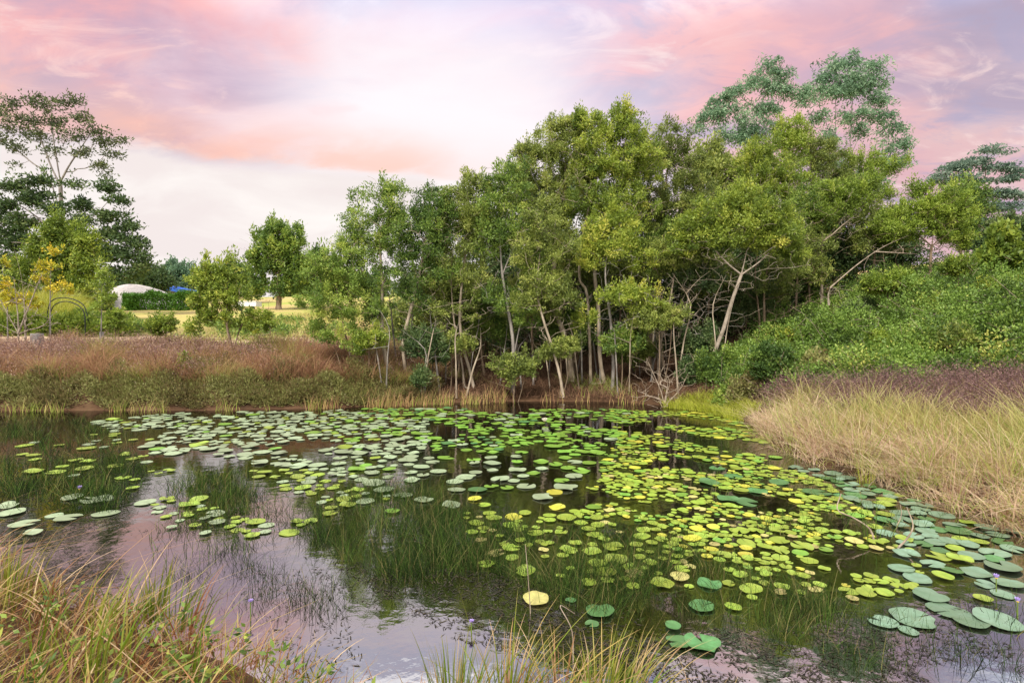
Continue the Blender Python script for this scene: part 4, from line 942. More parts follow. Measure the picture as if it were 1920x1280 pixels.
# --- left bank
LB = lambda x, y: (pond_d(x, y) > 0) & (y > 12) & (x < 1)
P = scatter(-22, -2.4, 13.8, 23.5, 15000, lambda x, y: LB(x, y) & (pond_d(x, y) > .8) & (pond_d(x, y) < 4.7 + 1.8 * vnoise(x, y, .8)) & (rng.random(len(x)) < .3 + .7 * sst(7, 2, pond_d(x, y))) & ((y < 21.4) | (x > -8)))
P = P[in_frame(P)]; n = len(P); d = pond_d(P[:, 0], P[:, 1])
pur = .55 * clumped(P, .8, 3) + .55 * sst(1.4, 3.4, d) + .35 * sst(-6, -11, P[:, 0]) - .25 + .33 * rng.normal(size=n) > .52
S, H, R = Soup(), Soup(), Soup()
Pa = P[pur]; na = len(Pa)
V, Q, T, A = tufts(Pa, 11, .16, .46, .013, .3, .5, .25, 3, (.15, 0), .7, .4, .2); S.add(V, Q, T, A)
tips = V.reshape(-1, 8, 3)[:, 6]
V, Q, T = heads(tips[rng.random(len(tips)) < .55], 5, .06, .075, .02, .66); H.add(V, Q, T)
tag(S.build('purple_grass', M['rust_grass']), 'dusky stems of seeding grass on the upper far-left bank', 'grass', kind='stuff')
tag(H.build('seed_head_grass', M['purple_heads']), 'hazy pink purple seed heads over the far-left bank', 'grass', kind='stuff')
Pb = P[~pur]; nb = len(Pb)
R.add(*tufts(Pb, 18, .17, .56 * (1 + .5 * clumped(Pb, 1.7, 4)), .013, .45, .45 + .75 * clumped(Pb, 1.0, 9), .2, 3, (.1, 0), .8, .45, .2))
tag(R.build('rust_grass', M['rust_grass']), 'rusty brown dry grass across the far-left bank', 'grass', kind='stuff')

# leafy weeds tumbling to the water on the left
n = 14000
P = scatter(-22, -2.2, 13.8, 19, 76000, lambda x, y: (pond_d(x, y) > .0) & (y > 12) & (rng.random(len(x)) < .75 * sst(2.3, .2, pond_d(x, y)) * (.34 + .66 * (vnoise(x, y, 1.5, 6) > -.15))))[:n]
P = P[in_frame(P)]
P[:, 2] += np.maximum(.06, .2 + .38 * vnoise(P[:, 0], P[:, 1], 2.3, 8)) * rng.random(len(P)) ** .6 + .03
idx = np.repeat(np.arange(len(P)), 22); m = len(idx); D = unit(rng.normal(size=(m, 3)))
ct = .5 + .16 * rng.normal(size=len(P)) + .2 * vnoise(P[:, 0], P[:, 1], 1.5, 2)
V, Q, T = leaf_quads(P[idx] + D * (.15 * rng.random((m, 1)) ** .5), D + np.array([0, 0, .8]), .08 * (.7 + .6 * rng.random(m)), .026, ct[idx] + .14 * rng.normal(size=m))
tag(Soup().add(V, Q, T).build('bank_weeds', M['leaf_weed']), 'grey green leafy weeds tumbling down the far-left bank to the water', 'weeds', kind='stuff')

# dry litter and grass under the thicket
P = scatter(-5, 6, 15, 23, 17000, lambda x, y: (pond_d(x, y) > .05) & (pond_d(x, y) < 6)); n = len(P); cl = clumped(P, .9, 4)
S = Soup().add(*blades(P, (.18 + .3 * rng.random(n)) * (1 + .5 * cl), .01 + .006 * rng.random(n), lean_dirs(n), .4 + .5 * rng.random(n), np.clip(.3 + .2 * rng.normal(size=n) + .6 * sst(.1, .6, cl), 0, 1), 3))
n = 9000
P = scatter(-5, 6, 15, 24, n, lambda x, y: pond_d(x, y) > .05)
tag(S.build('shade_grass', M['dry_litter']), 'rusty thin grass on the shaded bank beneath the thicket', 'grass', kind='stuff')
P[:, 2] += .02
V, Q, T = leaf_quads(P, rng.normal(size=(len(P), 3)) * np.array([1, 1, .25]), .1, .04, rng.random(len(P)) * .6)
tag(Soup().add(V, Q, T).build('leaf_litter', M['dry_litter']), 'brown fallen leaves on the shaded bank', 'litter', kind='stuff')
# thin bare sapling poles in the shade
P = scatter(-4.6, 6.2, 16.3, 19.5, 400, lambda x, y: (pond_d(x, y) > .15) & (pond_d(x, y) < 3))[:46]
for b in P:
    h = rng.uniform(1.7, 3.6); l1 = rng.normal(size=2) * .22; l2 = l1 + rng.normal(size=2) * .35
    S = Skeleton(); S.stem([b - np.array([0, 0, .05]), b + np.array([l1[0] * .5, l1[1] * .5, h * .4]), b + np.array([l1[0], l1[1], h * .72]), b + np.array([l2[0], l2[1], h])], 10)
    for _ in range(5): S.reach(b + np.array([l1[0], l1[1], h * rng.uniform(.55, 1.0)]) + rng.normal(size=3) * np.array([.35, .3, .2]), b[2] + .4 * h, .15, 3)
    o = S.build('bare_sapling', M['bark_pale' if rng.random() < .5 else 'bark_grey'], None, b, rng.uniform(.018, .032), .005); o.location = b
    tag(o, 'thin bare sapling stem crowding the shade under the thicket', 'sapling', 'thin bare saplings under the thicket')

# far shore reeds
P = scatter(-5.5, 3.8, 14.8, 17.3, 26000, lambda x, y: (np.abs(pond_d(x, y) + .12) < .34) & (rng.random(len(x)) < np.where(x < -.2, .34, .05) * (vnoise(x, y, 2.3, 3) > -.2))); n = len(P); P[:, 2] = np.maximum(P[:, 2], -.02)
S = Soup().add(*blades(P, .22 + .28 * rng.random(n), .012 + .006 * rng.random(n), lean_dirs(n, (.2, 0), .6), .1 + .5 * rng.random(n) ** 2, np.clip(.2 + rng.random(n) * .85, 0, 1), 3))
P = scatter(-20, -5, 13.6, 15.6, 3500, lambda x, y: (np.abs(pond_d(x, y) + .1) < .3) & (vnoise(x, y, 1.9, 2) > .15)); P = P[in_frame(P)]; n = len(P); P[:, 2] = np.maximum(P[:, 2], -.02)
S.add(*blades(P, .2 + .3 * rng.random(n), .012 + .005 * rng.random(n), lean_dirs(n, (.1, 0), .6), .1 + .5 * rng.random(n), np.clip(.9 + .2 * rng.normal(size=n), 0, 1), 3))
tag(S.build('shore_grass', M['rust_grass']), 'reddish and green reedy grass along the far waterline', 'grass', kind='stuff')
# yellow-green tuft of grass at the inlet
P = scatter(4.0, 5.9, 13.2, 15.6, 6000, lambda x, y: (np.abs(pond_d(x, y) - .1) < .45)); n = len(P); P[:, 2] = np.maximum(P[:, 2], -.02)
tag(Soup().add(*blades(P, .22 + .2 * rng.random(n), .012, lean_dirs(n, (-.2, -.1), .7), .3 + .4 * rng.random(n), .35 + .4 * rng.random(n), 3)).build('inlet_grass', M['lush_grass']), 'golden green grass tuft at the inlet corner of the pond', 'grass', kind='stuff')

# tall yellow grass behind the track, left
P = scatter(-34, -14.5, 23.8, 34, 56000, lambda x, y: (vnoise(x, y, .5, 5) > -.7) & (x < -.735 * y - .0)); P = P[in_frame(P)]; n = len(P)
hh = (1.75 + .55 * clumped(P, .45, 2)) * sst(-.72, -.80, P[:, 0] / P[:, 1])
S = Soup().add(*blades(P, np.maximum(.25, hh) * (.7 + .5 * rng.random(n)), .022 + .012 * rng.random(n), lean_dirs(n, (.1, 0), .7), .2 + .4 * rng.random(n), np.clip(.5 + .25 * rng.normal(size=n) + .25 * clumped(P, .5, 8), 0, 1), 3))
tag(S.build('meadow_grass', M['lush_grass']), 'tall lush yellow green grass behind the dirt track at left', 'grass', kind='stuff')
# green weeds at its foot
P = scatter(-24, -14, 23.4, 25.2, 3200, lambda x, y: x < -.68 * y); P = P[in_frame(P)]; P[:, 2] += .9 * rng.random(len(P)) ** .8 * (.8 + .4 * clumped(P, .9, 3))
idx = np.repeat(np.arange(len(P)), 20); m = len(idx); D = unit(rng.normal(size=(m, 3)))
V, Q, T = leaf_quads(P[idx] + D * .22 * rng.random((m, 1)) ** .5, D + np.array([0, 0, .6]), .13, .07, .25 + .2 * rng.normal(size=m))
tag(Soup().add(V, Q, T).build('track_weeds', M['leaf_bright']), 'green leafy weeds at the foot of the tall yellow grass', 'weeds', kind='stuff')
# scrub between bank and field, middle-left
P = scatter(-22, -3, 21.8, 30, 2600, lambda x, y: (vnoise(x, y, .6, 9) > .15) & (x > -.72 * y)); P[:, 2] += .4 * rng.random(len(P))
idx = np.repeat(np.arange(len(P)), 18); m = len(idx); D = unit(rng.normal(size=(m, 3)))
V, Q, T = leaf_quads(P[idx] + D * .2 * rng.random((m, 1)) ** .5, D + np.array([0, 0, .6]), .12, .06, .4 + .25 * rng.normal(size=m))
tag(Soup().add(V, Q, T).build('field_edge_weeds', M['leaf_mid']), 'patchy low green weeds along the edge of the field', 'weeds', kind='stuff')
P = scatter(-14, 2, 21, 60, 30000, lambda x, y: rng.random(len(x)) < .9); n = len(P)
tag(Soup().add(*blades(P, .2 + .25 * rng.random(n), .03, lean_dirs(n), .3 + .4 * rng.random(n), np.clip(.45 + .3 * rng.normal(size=n), 0, 1), 2)).build('field_grass', M['straw_green']), 'dry pale field grass beyond the far bank', 'grass', kind='stuff')

# --- foreground
P = scatter(-7.5, 1.4, 1.5, 6.2, 1500, lambda x, y: (pond_d(x, y) > -.12) & (np.hypot(x, y) > 1.85) & (rng.random(len(x)) < np.where(x < -.6, 1, .9 * sst(-.6, -.15, x))))
P = P[in_frame(P, .2)]; n = len(P)
kind = rng.random(n)
hz_ = .58 + .34 * sst(-1.0, -2.4, P[:, 0])
S = Soup()
k = kind < .56
S.add(*tufts(P[k], 7, .11, .40 * hz_[k], .0112, .8, .34, .24, 7, (.22, .05), .8, .55, .15))
k = (kind >= .56) & (kind < .80)
S.add(*tufts(P[k], 7, .07, .42 * hz_[k], .0125, .35, .85, .12, 6, (.25, .05), .6, .25, .1))
k = kind >= .80
S.add(*tufts(P[k], 6, .08, .46 * hz_[k], .008, .5, .66, .08, 6, (.25, .05), .7, .3, .06))
S.add(*tufts(P[kind < .25], 3, .08, .45 * hz_[kind < .25], .008, .4, .06, .06, 6, (.2, .05), .6, .3, .04))
tag(S.build('bank_grass', M['front_grass']), 'arching straw and green grass blades on the near bank', 'grass', kind='stuff')
# low dark thatch under it
n = 13000
P = scatter(-7.5, 1.3, 1.5, 6.2, n, lambda x, y: (pond_d(x, y) > -.12) & (np.hypot(x, y) > 1.5)); P = P[in_frame(P, .2)]; n = len(P)
S = Soup().add(*blades(P, .12 + .16 * rng.random(n), .005 + .003 * rng.random(n), lean_dirs(n, (.3, 0)), .5 + .5 * rng.random(n), np.clip(.12 + .14 * rng.normal(size=n) + .6 * (rng.random(n) < .2), 0, 1), 4))
tag(S.build('thatch_grass', M['front_grass']), 'low brown thatch at the foot of the near grass', 'grass', kind='stuff')


P = scatter(-6, 1.2, 1.9, 5.6, 420, lambda x, y: (pond_d(x, y) > -.02)); P = P[in_frame(P, .2)]
P[:, 2] += .08 + .16 * rng.random(len(P))
idx = np.repeat(np.arange(len(P)), 8); m = len(idx); D = unit(rng.normal(size=(m, 3)))
V, Q, T = leaf_quads(P[idx] + D * .07 * rng.random((m, 1)) ** .5, D * np.array([1, 1, .4]) + np.array([0, 0, .2]), .055 * (.6 + .7 * rng.random(m)), .026, .35 + .3 * rng.normal(size=m))
tag(Soup().add(V, Q, T).build('near_weeds', M['leaf_mid']), 'small broad leaved weeds low among the near grass', 'weeds', kind='stuff')


def tussock(name, label, px, py, z, n, h, spread, bias, w=.008, tint=.85, tsp=.1, mat='front_grass', seg=6, bend=.3, cat='grass tuft', rad=.06):
    b = wz(px, py, z)
    if py > 1250: n = int(n * 1.7); rad *= 1.5
    r = rng.normal(size=(n, 2)) * rad
    P = np.stack([r[:, 0], r[:, 1], np.full(n, -.05)], 1)
    ln = np.stack([r[:, 0] / rad * .35 * spread + bias, r[:, 1] / rad * .3 * spread, np.zeros(n)], 1) + lean_dirs(n, (0, 0), .15)
    o = Soup().add(*blades(P, h * (.55 + .55 * rng.random(n)), w * (.7 + .6 * rng.random(n)), ln, bend * (.4 + 1.0 * rng.random(n)), np.clip(tint + tsp * rng.normal(size=n), 0, 1), seg)).build(name, M[mat])
    o.location = b
    return tag(o, label, cat)


tussock('grass_tuft', 'broad bladed green sedge tuft standing highest at the near left water edge', 290, 1150, .12, 60, .46, 1.2, .1, .010)
tussock('grass_tuft', 'fan of green blades leaning right beside the tallest near tuft', 352, 1165, .1, 34, .44, .7, .6, .010)
tussock('grass_tuft', 'upright reddish green sedge at the bottom left corner', 20, 1110, .2, 60, .5, 1.0, .25, .009, .72, .16)
tussock('grass_tuft', 'long arching green blades at the bottom edge left of centre tuft', 860, 1300, .12, 50, .42, 1.1, .2, .009, .8, .15)
tussock('grass_tuft', 'tall golden and green arching tuft at the bottom centre', 960, 1310, .12, 60, .50, 1.2, .25, .010, .72, .22, bend=.55)
tussock('grass_tuft', 'thin straw tuft with drooping tips right of the golden one', 1060, 1310, .1, 44, .40, 1.3, .2, .007, .28, .2, bend=.7)
tussock('grass_tuft', 'green and straw tuft at the bottom right of centre', 1140, 1310, .1, 70, .40, 1.2, .3, .008, .74, .22, bend=.5)
tussock('grass_tuft', 'lean tuft of golden blades nearest the bottom right water', 1190, 1300, .08, 30, .46, .8, .5, .008, .62, .2, bend=.6)
tussock('sedge_tuft', 'small bright sedge tuft in the water beside the straw bank', 1625, 905, 0, 26, .34, .8, .0, .008, .55, .2, 'lush_grass', bend=.2)
tussock('sedge_tuft', 'dark green sedge among lily pads below the dead twigs', 1640, 1010, 0, 18, .5, 1.0, .1, .008, .8, .1, 'reed', bend=.25)
tussock('sedge_tuft', 'spiky green rush tuft among pads at lower right', 1555, 1170, 0, 40, .28, 1.2, .1, .005, .85, .1, 'reed', bend=.25)

# dead twigs standing in the water, right
TW = 'dead twigs sticking out of the water on the right'


def water_twig(label, pts, r=.011):
    base = wz(pts[0][0], pts[0][1], 0.0); Y = base[1]
    P = smooth_path([wp(a, b, Y + .06 * i) for i, (a, b) in enumerate(pts)], 14); P[0][2] = -.06
    V, Q = tubes(P[:-1], P[1:], np.linspace(r, r * .5, 13), np.linspace(r * .95, r * .45, 13))
    o = mesh_np('dead_twig', V, Q, M['dead_wood'], None, P[0], smooth=True); o.location = P[0]
    tag(o, label, 'twig', TW)


water_twig('pale dead twig bent over the lily pads beside the green sedge', [(1640, 1015), (1630, 990), (1600, 970), (1570, 955), (1577, 925)])
water_twig('hooked pink twig rising between large blue green pads', [(1680, 1030), (1700, 1010), (1712, 985), (1700, 950)])
water_twig('short grey twig leaning right above the sedge tuft', [(1625, 915), (1650, 890), (1668, 872)], .006)
water_twig('thin upright pale twig at the straw bank side', [(1680, 990), (1690, 965), (1688, 945)], .006)
water_twig('long thin upright stalk among the front pads', [(995, 1150), (990, 1080), (985, 1020)], .004)
water_twig('broken straw stalk bent twice near the bottom centre', [(1075, 1240), (1072, 1180), (1050, 1135), (1078, 1150)], .005)

# ------------------------------------------------------------------ reeds and weeds in the water
R_ZONES = [  # (polygon in photo pixels, density per unit, height, tint)
    ([(0, 790), (160, 780), (250, 830), (290, 880), (220, 960), (0, 960)], 7000, .22, .45),
    ([(560, 930), (760, 900), (860, 960), (1000, 1000), (980, 1060), (760, 1090), (600, 1030)], 9000, .24, .5),
    ([(860, 990), (1300, 1000), (1350, 1060), (1150, 1130), (900, 1080)], 5200, .24, .55),
    ([(1000, 1060), (1350, 1060), (1600, 1130), (1500, 1200), (1250, 1180), (1050, 1150)], 3400, .22, .55),
    ([(320, 890), (470, 880), (480, 960), (340, 990)], 2600, .20, .6),
    ([(270, 900), (640, 880), (660, 1000), (300, 1060)], 2600, .17, .35),
    ([(1240, 880), (1640, 900), (1700, 1000), (1400, 1020)], 900, .2, .7),
    ([(1500, 1150), (1920, 1130), (1920, 1260), (1560, 1250)], 1300, .18, .4),
    ([(300, 960), (640, 980), (660, 1150), (470, 1170), (320, 1080)], 2600, .15, .2),
    ([(640, 930), (820, 890), (900, 950), (700, 1000)], 900, .25, .6),
    ([(1430, 820), (1900, 1010), (1900, 1060), (1430, 880)], 300, .2, .6),
]
S = Soup()
for poly, cnt, h, ti in R_ZONES:
    pq = np.array(poly, float)
    lo = wz(960, pq[:, 1].max()); hi = wz(960, pq[:, 1].min())
    pts = []
    nn = cnt * 3
    py = rng.uniform(pq[:, 1].min(), pq[:, 1].max(), nn); px = rng.uniform(pq[:, 0].min(), pq[:, 0].max(), nn)
    kk = in_poly(px, py, pq)
    Yq = CH * F / (py[kk] - HY); P = np.stack([(px[kk] - CX) / F * Yq, Yq, np.full(kk.sum(), -.04)], 1)
    kk = (vnoise(P[:, 0], P[:, 1], 2.6, 4) + .6 * vnoise(P[:, 0], P[:, 1], 6.5, 1) + .5 * rng.normal(size=len(P)) > .15) & (pond_d(P[:, 0], P[:, 1]) < -.05)
    P = P[kk][:cnt // 9]; m = len(P)
    if m == 0: continue
    wk = float(np.maximum(1, P[:, 1].mean() / 5.5))
    S.add(*tufts(P, 6, .09, h, .0036 * wk, .45, ti, .25, 4, (.05, 0), .7, .5, .2, hv=.5))
    S.add(*tufts(P[::3], 2, .12, h * 1.25, .0042 * wk, .22, .8, .16, 4, (.05, 0), .7, .5, .1, hv=.5))
tag(S.build('water_grass', M['reed']), 'fine dark green rushes rising through the pond water', 'grass', kind='stuff')

# floating dark weed flecks
zones = [([(0, 980), (180, 960), (230, 1060), (100, 1110), (0, 1060)], 2600), ([(560, 1040), (1000, 1080), (1250, 1180), (1200, 1280), (850, 1200), (620, 1110)], 4200), ([(1200, 1180), (1600, 1170), (1750, 1280), (1200, 1290)], 2600),
         ([(400, 1040), (620, 1080), (700, 1280), (560, 1280)], 500), ([(1600, 1150), (1900, 1100), (1900, 1230), (1700, 1250)], 1300), ([(240, 880), (620, 880), (600, 1000), (260, 1000)], 1400), ([(0, 780), (280, 790), (260, 950), (0, 960)], 3800)]
S = Soup()
for poly, cnt in zones:
    pq = np.array(poly, float); nn = cnt * 3
    py = rng.uniform(pq[:, 1].min(), pq[:, 1].max(), nn); px = rng.uniform(pq[:, 0].min(), pq[:, 0].max(), nn)
    kk = in_poly(px, py, pq); Yq = CH * F / (py[kk] - HY); P = np.stack([(px[kk] - CX) / F * Yq, Yq, rng.uniform(.001, .006, kk.sum())], 1)
    kk = (vnoise(P[:, 0], P[:, 1], 3.1, 7) + .8 * vnoise(P[:, 0], P[:, 1], 9, 2) + .4 * rng.normal(size=len(P)) > 0) & (pond_d(P[:, 0], P[:, 1]) < -.03)
    P = P[kk][:int(cnt * .6)]; m = len(P)
    A = rng.normal(size=(m, 3)) * np.array([1, 1, .1])
    A = unit(A); Sx = np.stack([-A[:, 1], A[:, 0], np.zeros(m)], 1)
    L = (.02 + .06 * rng.random(m) ** 1.5)[:, None]; W = (.0022 + .0035 * rng.random(m))[:, None] * np.maximum(1, P[:, 1:2] / 6)
    V = np.stack([P - A * L / 2, P + Sx * W, P + A * L / 2, P - Sx * W], 1).reshape(-1, 3)
    S.add(V, np.arange(m * 4).reshape(m, 4), np.repeat(rng.random(m), 4))
tag(S.build('floating_weeds', M['weed_dark']), 'dark floating water weed and debris on the pond surface', 'weeds', kind='stuff')


# ------------------------------------------------------------------ lily pads
def pad_mat(name, c, c2, spot, rough=.38):
    m, nt, out = new_mat(name)
    tc = nt.nodes.new('ShaderNodeTexCoord')
    n1 = nt.nodes.new('ShaderNodeTexNoise'); n1.inputs['Scale'].default_value = 9; n1.inputs['Detail'].default_value = 5
    n2 = nt.nodes.new('ShaderNodeTexNoise'); n2.inputs['Scale'].default_value = 38; n2.inputs['Detail'].default_value = 3
    for q in (n1, n2): nt.links.new(tc.outputs['Object'], q.inputs[0])
    base = ramp(nt, n1.outputs[0], [(.3, c), (.7, c2)])
    tr = nt.nodes.new('ShaderNodeMix'); tr.data_type = 'RGBA'
    mr = nt.nodes.new('ShaderNodeMapRange'); mr.inputs[1].default_value = .60; mr.inputs[2].default_value = .72; nt.links.new(n2.outputs[0], mr.inputs[0])
    mr.inputs[4].default_value = .75
    nt.links.new(mr.outputs[0], tr.inputs[0]); nt.links.new(base, tr.inputs[6]); tr.inputs[7].default_value = spot
    vein = nt.nodes.new('ShaderNodeMix'); vein.data_type = 'RGBA'; vein.inputs[7].default_value = (c2[0] * .6, c2[1] * .62, c2[2] * .55, 1)
    hs = nt.nodes.new('ShaderNodeHueSaturation'); nt.links.new(tr.outputs[2], hs.inputs['Color'])
    for k, lo, hi in (('Value', .62, 1.22), ('Hue', .485, .52)):
        r_ = nt.nodes.new('ShaderNodeMapRange'); r_.inputs[3].default_value = lo; r_.inputs[4].default_value = hi
        nt.links.new(attr(nt, 'rnd'), r_.inputs[0]); nt.links.new(r_.outputs[0], hs.inputs[k])
    nt.links.new(attr(nt, 'vein'), vein.inputs[0]); nt.links.new(hs.outputs[0], vein.inputs[6])
    p = nt.nodes.new('ShaderNodeBsdfPrincipled'); p.inputs['Roughness'].default_value = rough; p.inputs['Specular IOR Level'].default_value = .5
    nt.links.new(vein.outputs[2], p.inputs['Base Color']); nt.links.new(p.outputs[0], out.inputs[0])
    return m


PADC = {
    'yellow green': pad_mat('pad_yellow_green', C(.22, .34, .035), C(.38, .47, .06), C(.46, .38, .08)),
    'lemon yellow': pad_mat('pad_lemon', C(.52, .50, .04), C(.62, .58, .08), C(.55, .35, .08)),
    'fresh green': pad_mat('pad_green', C(.16, .33, .04), C(.25, .43, .06), C(.32, .36, .08)),
    'deep green': pad_mat('pad_deep', C(.075, .19, .06), C(.12, .26, .085), C(.10, .16, .06)),
    'blue green': pad_mat('pad_blue', C(.16, .28, .17), C(.23, .34, .23), C(.15, .22, .14), .3),
    'silvery green': pad_mat('pad_pale', C(.28, .36, .20), C(.38, .45, .28), C(.36, .38, .2), .4),  # pale base colour also carries the glare of white sky on these pads
    'browning': pad_mat('pad_brown', C(.42, .33, .12), C(.50, .45, .15), C(.24, .13, .05), .6),
}
NS = 20


def pad_mesh(r, seed, notch, wav):
    """A thin round leaf with a notch to its middle, a slightly turned-up rim and a lower skin."""
    g = np.random.default_rng(seed)
    th = np.linspace(notch / 2, 2 * math.pi - notch / 2, NS)
    ph = g.random(3) * 6.28
    rr = r * (1 + .05 * np.sin(2 * th + ph[0]) + .03 * np.sin(5 * th + ph[1]))
    if g.random() < .35:
        c0 = g.random() * 6.28; rr = rr * (1 - (.12 + .3 * g.random()) * np.exp(-((np.cos(th - c0) - 1) / .06) ** 2))
    rz = .012 * r / .15 * wav * (np.sin(3 * th + ph[2]) * .5 + .35) + .001
    V = [(0, 0, .002)]; ve = [.7]
    for f, zf in ((.55, .15), (1.0, 1.0)):
        for i in range(NS):
            V.append((rr[i] * f * math.cos(th[i]), rr[i] * f * math.sin(th[i]), .002 + max(0, rz[i] * zf))); ve.append((.4 if i % 2 else 0) + (.45 if f == 1.0 else 0))
    k = len(V)
    V += [(x, y, z - .003) for x, y, z in V]; ve += ve
    Fs = []
    for o, fl in ((0, 1), (k, -1)):
        for i in range(NS - 1):
            Fs.append((o, o + 1 + i, o + 2 + i)[::fl]); Fs.append((o + 1 + i, o + 1 + NS + i, o + 2 + NS + i, o + 2 + i)[::fl])
    for i in range(NS - 1): Fs.append((1 + NS + i, k + 1 + NS + i, k + 2 + NS + i, 2 + NS + i))
    return np.array(V), Fs, ve


rp = random.Random(5)
pads = []   # x, y, r, colour


def free(x, y, r, f):
    for (a, b, c, _) in pads:
        if (a - x) ** 2 + (b - y) ** 2 < (f * (r + c)) ** 2: return False
    return True


# pads one can pick out in the photograph: px, py, width in px, colour
HAND = [(1125, 1146, 56, 'deep green'), (1110, 1170, 25, 'deep green'), (1242, 1097, 45, 'yellow green'), (1316, 1137, 48, 'deep green'), (1318, 1209, 64, 'deep green'), (1271, 1206, 46, 'deep green'),
        (1262, 1176, 30, 'deep green'), (1330, 1095, 46, 'deep green'), (1375, 1140, 30, 'yellow green'), (1410, 1123, 20, 'yellow green'), (1005, 1125, 50, 'browning'), (1070, 1126, 20, 'deep green'),
        (912, 1060, 33, 'yellow green'), (985, 1072, 40, 'yellow green'), (960, 1047, 26, 'yellow green'), (957, 1011, 4, 'fresh green'), (1066, 1033, 36, 'yellow green'), (1110, 1036, 36, 'yellow green'), (1150, 1028, 40, 'yellow green'), (1155, 1050, 44, 'yellow green'), (1135, 1074, 42, 'yellow green'), (1187, 1102, 26, 'yellow green'), (1188, 1078, 36, 'browning'),
        (938, 899, 36, 'silvery green'), (1018, 933, 40, 'silvery green'), (987, 912, 36, 'silvery green'), (895, 919, 35, 'deep green'), (890, 936, 27, 'lemon yellow'), (908, 949, 26, 'yellow green'), (963, 969, 34, 'lemon yellow'), (958, 984, 34, 'yellow green'), (1045, 951, 32, 'lemon yellow'), (1062, 973, 36, 'yellow green'), (970, 882, 32, 'silvery green'), (1000, 888, 26, 'fresh green'), (853, 903, 34, 'silvery green'), (1040, 923, 32, 'lemon yellow'),
        (822, 885, 30, 'silvery green'), (790, 876, 32, 'silvery green'), (755, 930, 36, 'silvery green'), (795, 938, 36, 'silvery green'), (735, 960, 30, 'fresh green'), (685, 940, 36, 'silvery green'), (720, 920, 40, 'silvery green'), (700, 905, 42, 'silvery green'),
        (1058, 848, 28, 'fresh green'), (1078, 853, 22, 'fresh green'), (1060, 859, 26, 'fresh green'), (978, 849, 24, 'fresh green'), (1042, 872, 28, 'fresh green'), (1065, 878, 30, 'fresh green'), (1090, 884, 34, 'fresh green'), (1105, 869, 28, 'fresh green'), (1138, 870, 30, 'fresh green'),
        (45, 984, 46, 'silvery green'), (22, 962, 44, 'silvery green'), (15, 950, 38, 'silvery green'), (128, 973, 46, 'silvery green'), (102, 967, 30, 'silvery green'), (182, 938, 50, 'silvery green'), (198, 963, 44, 'silvery green'), (135, 934, 36, 'silvery green'), (62, 1001, 30, 'silvery green'),
        (1745, 1118, 72, 'blue green'), (1780, 1146, 84, 'blue green'), (1712, 1160, 96, 'blue green'), (1655, 1167, 60, 'blue green'), (1820, 1166, 76, 'blue green'), (1890, 1095, 60, 'blue green'), (1880, 1064, 72, 'blue green'), (1900, 1030, 50, 'blue green'), (1865, 1038, 60, 'blue green'), (1780, 1016, 44, 'blue green'), (1815, 1022, 44, 'blue green'), (1838, 1006, 36, 'blue green'), (1870, 1165, 90, 'blue green'), (1790, 985, 44, 'blue green'), (1850, 990, 46, 'blue green'), (1905, 998, 40, 'blue green'), (1830, 1075, 60, 'blue green'), (1880, 1115, 46, 'blue green'), (1720, 1085, 56, 'blue green'), (1690, 1068, 50, 'blue green'), (1700, 1040, 52, 'blue green'), (1750, 1060, 50, 'blue green'), (1800, 1050, 40, 'yellow green'), (1760, 1045, 40, 'yellow green'),
        (1420, 921, 38, 'deep green'), (1400, 943, 42, 'deep green'), (1365, 937, 38, 'deep green'), (1330, 905, 40, 'deep green'), (1530, 923, 50, 'deep green'), (1345, 878, 30, 'deep green'), (1375, 893, 34, 'deep green'), (1460, 905, 34, 'deep green')]
for px, py, w, c in HAND:
    q = wz(px, py); r = w / F * q[1] / 2 * (.82 if c == 'blue green' else 1)
    if r > .03: pads.append((q[0], q[1], r, c))
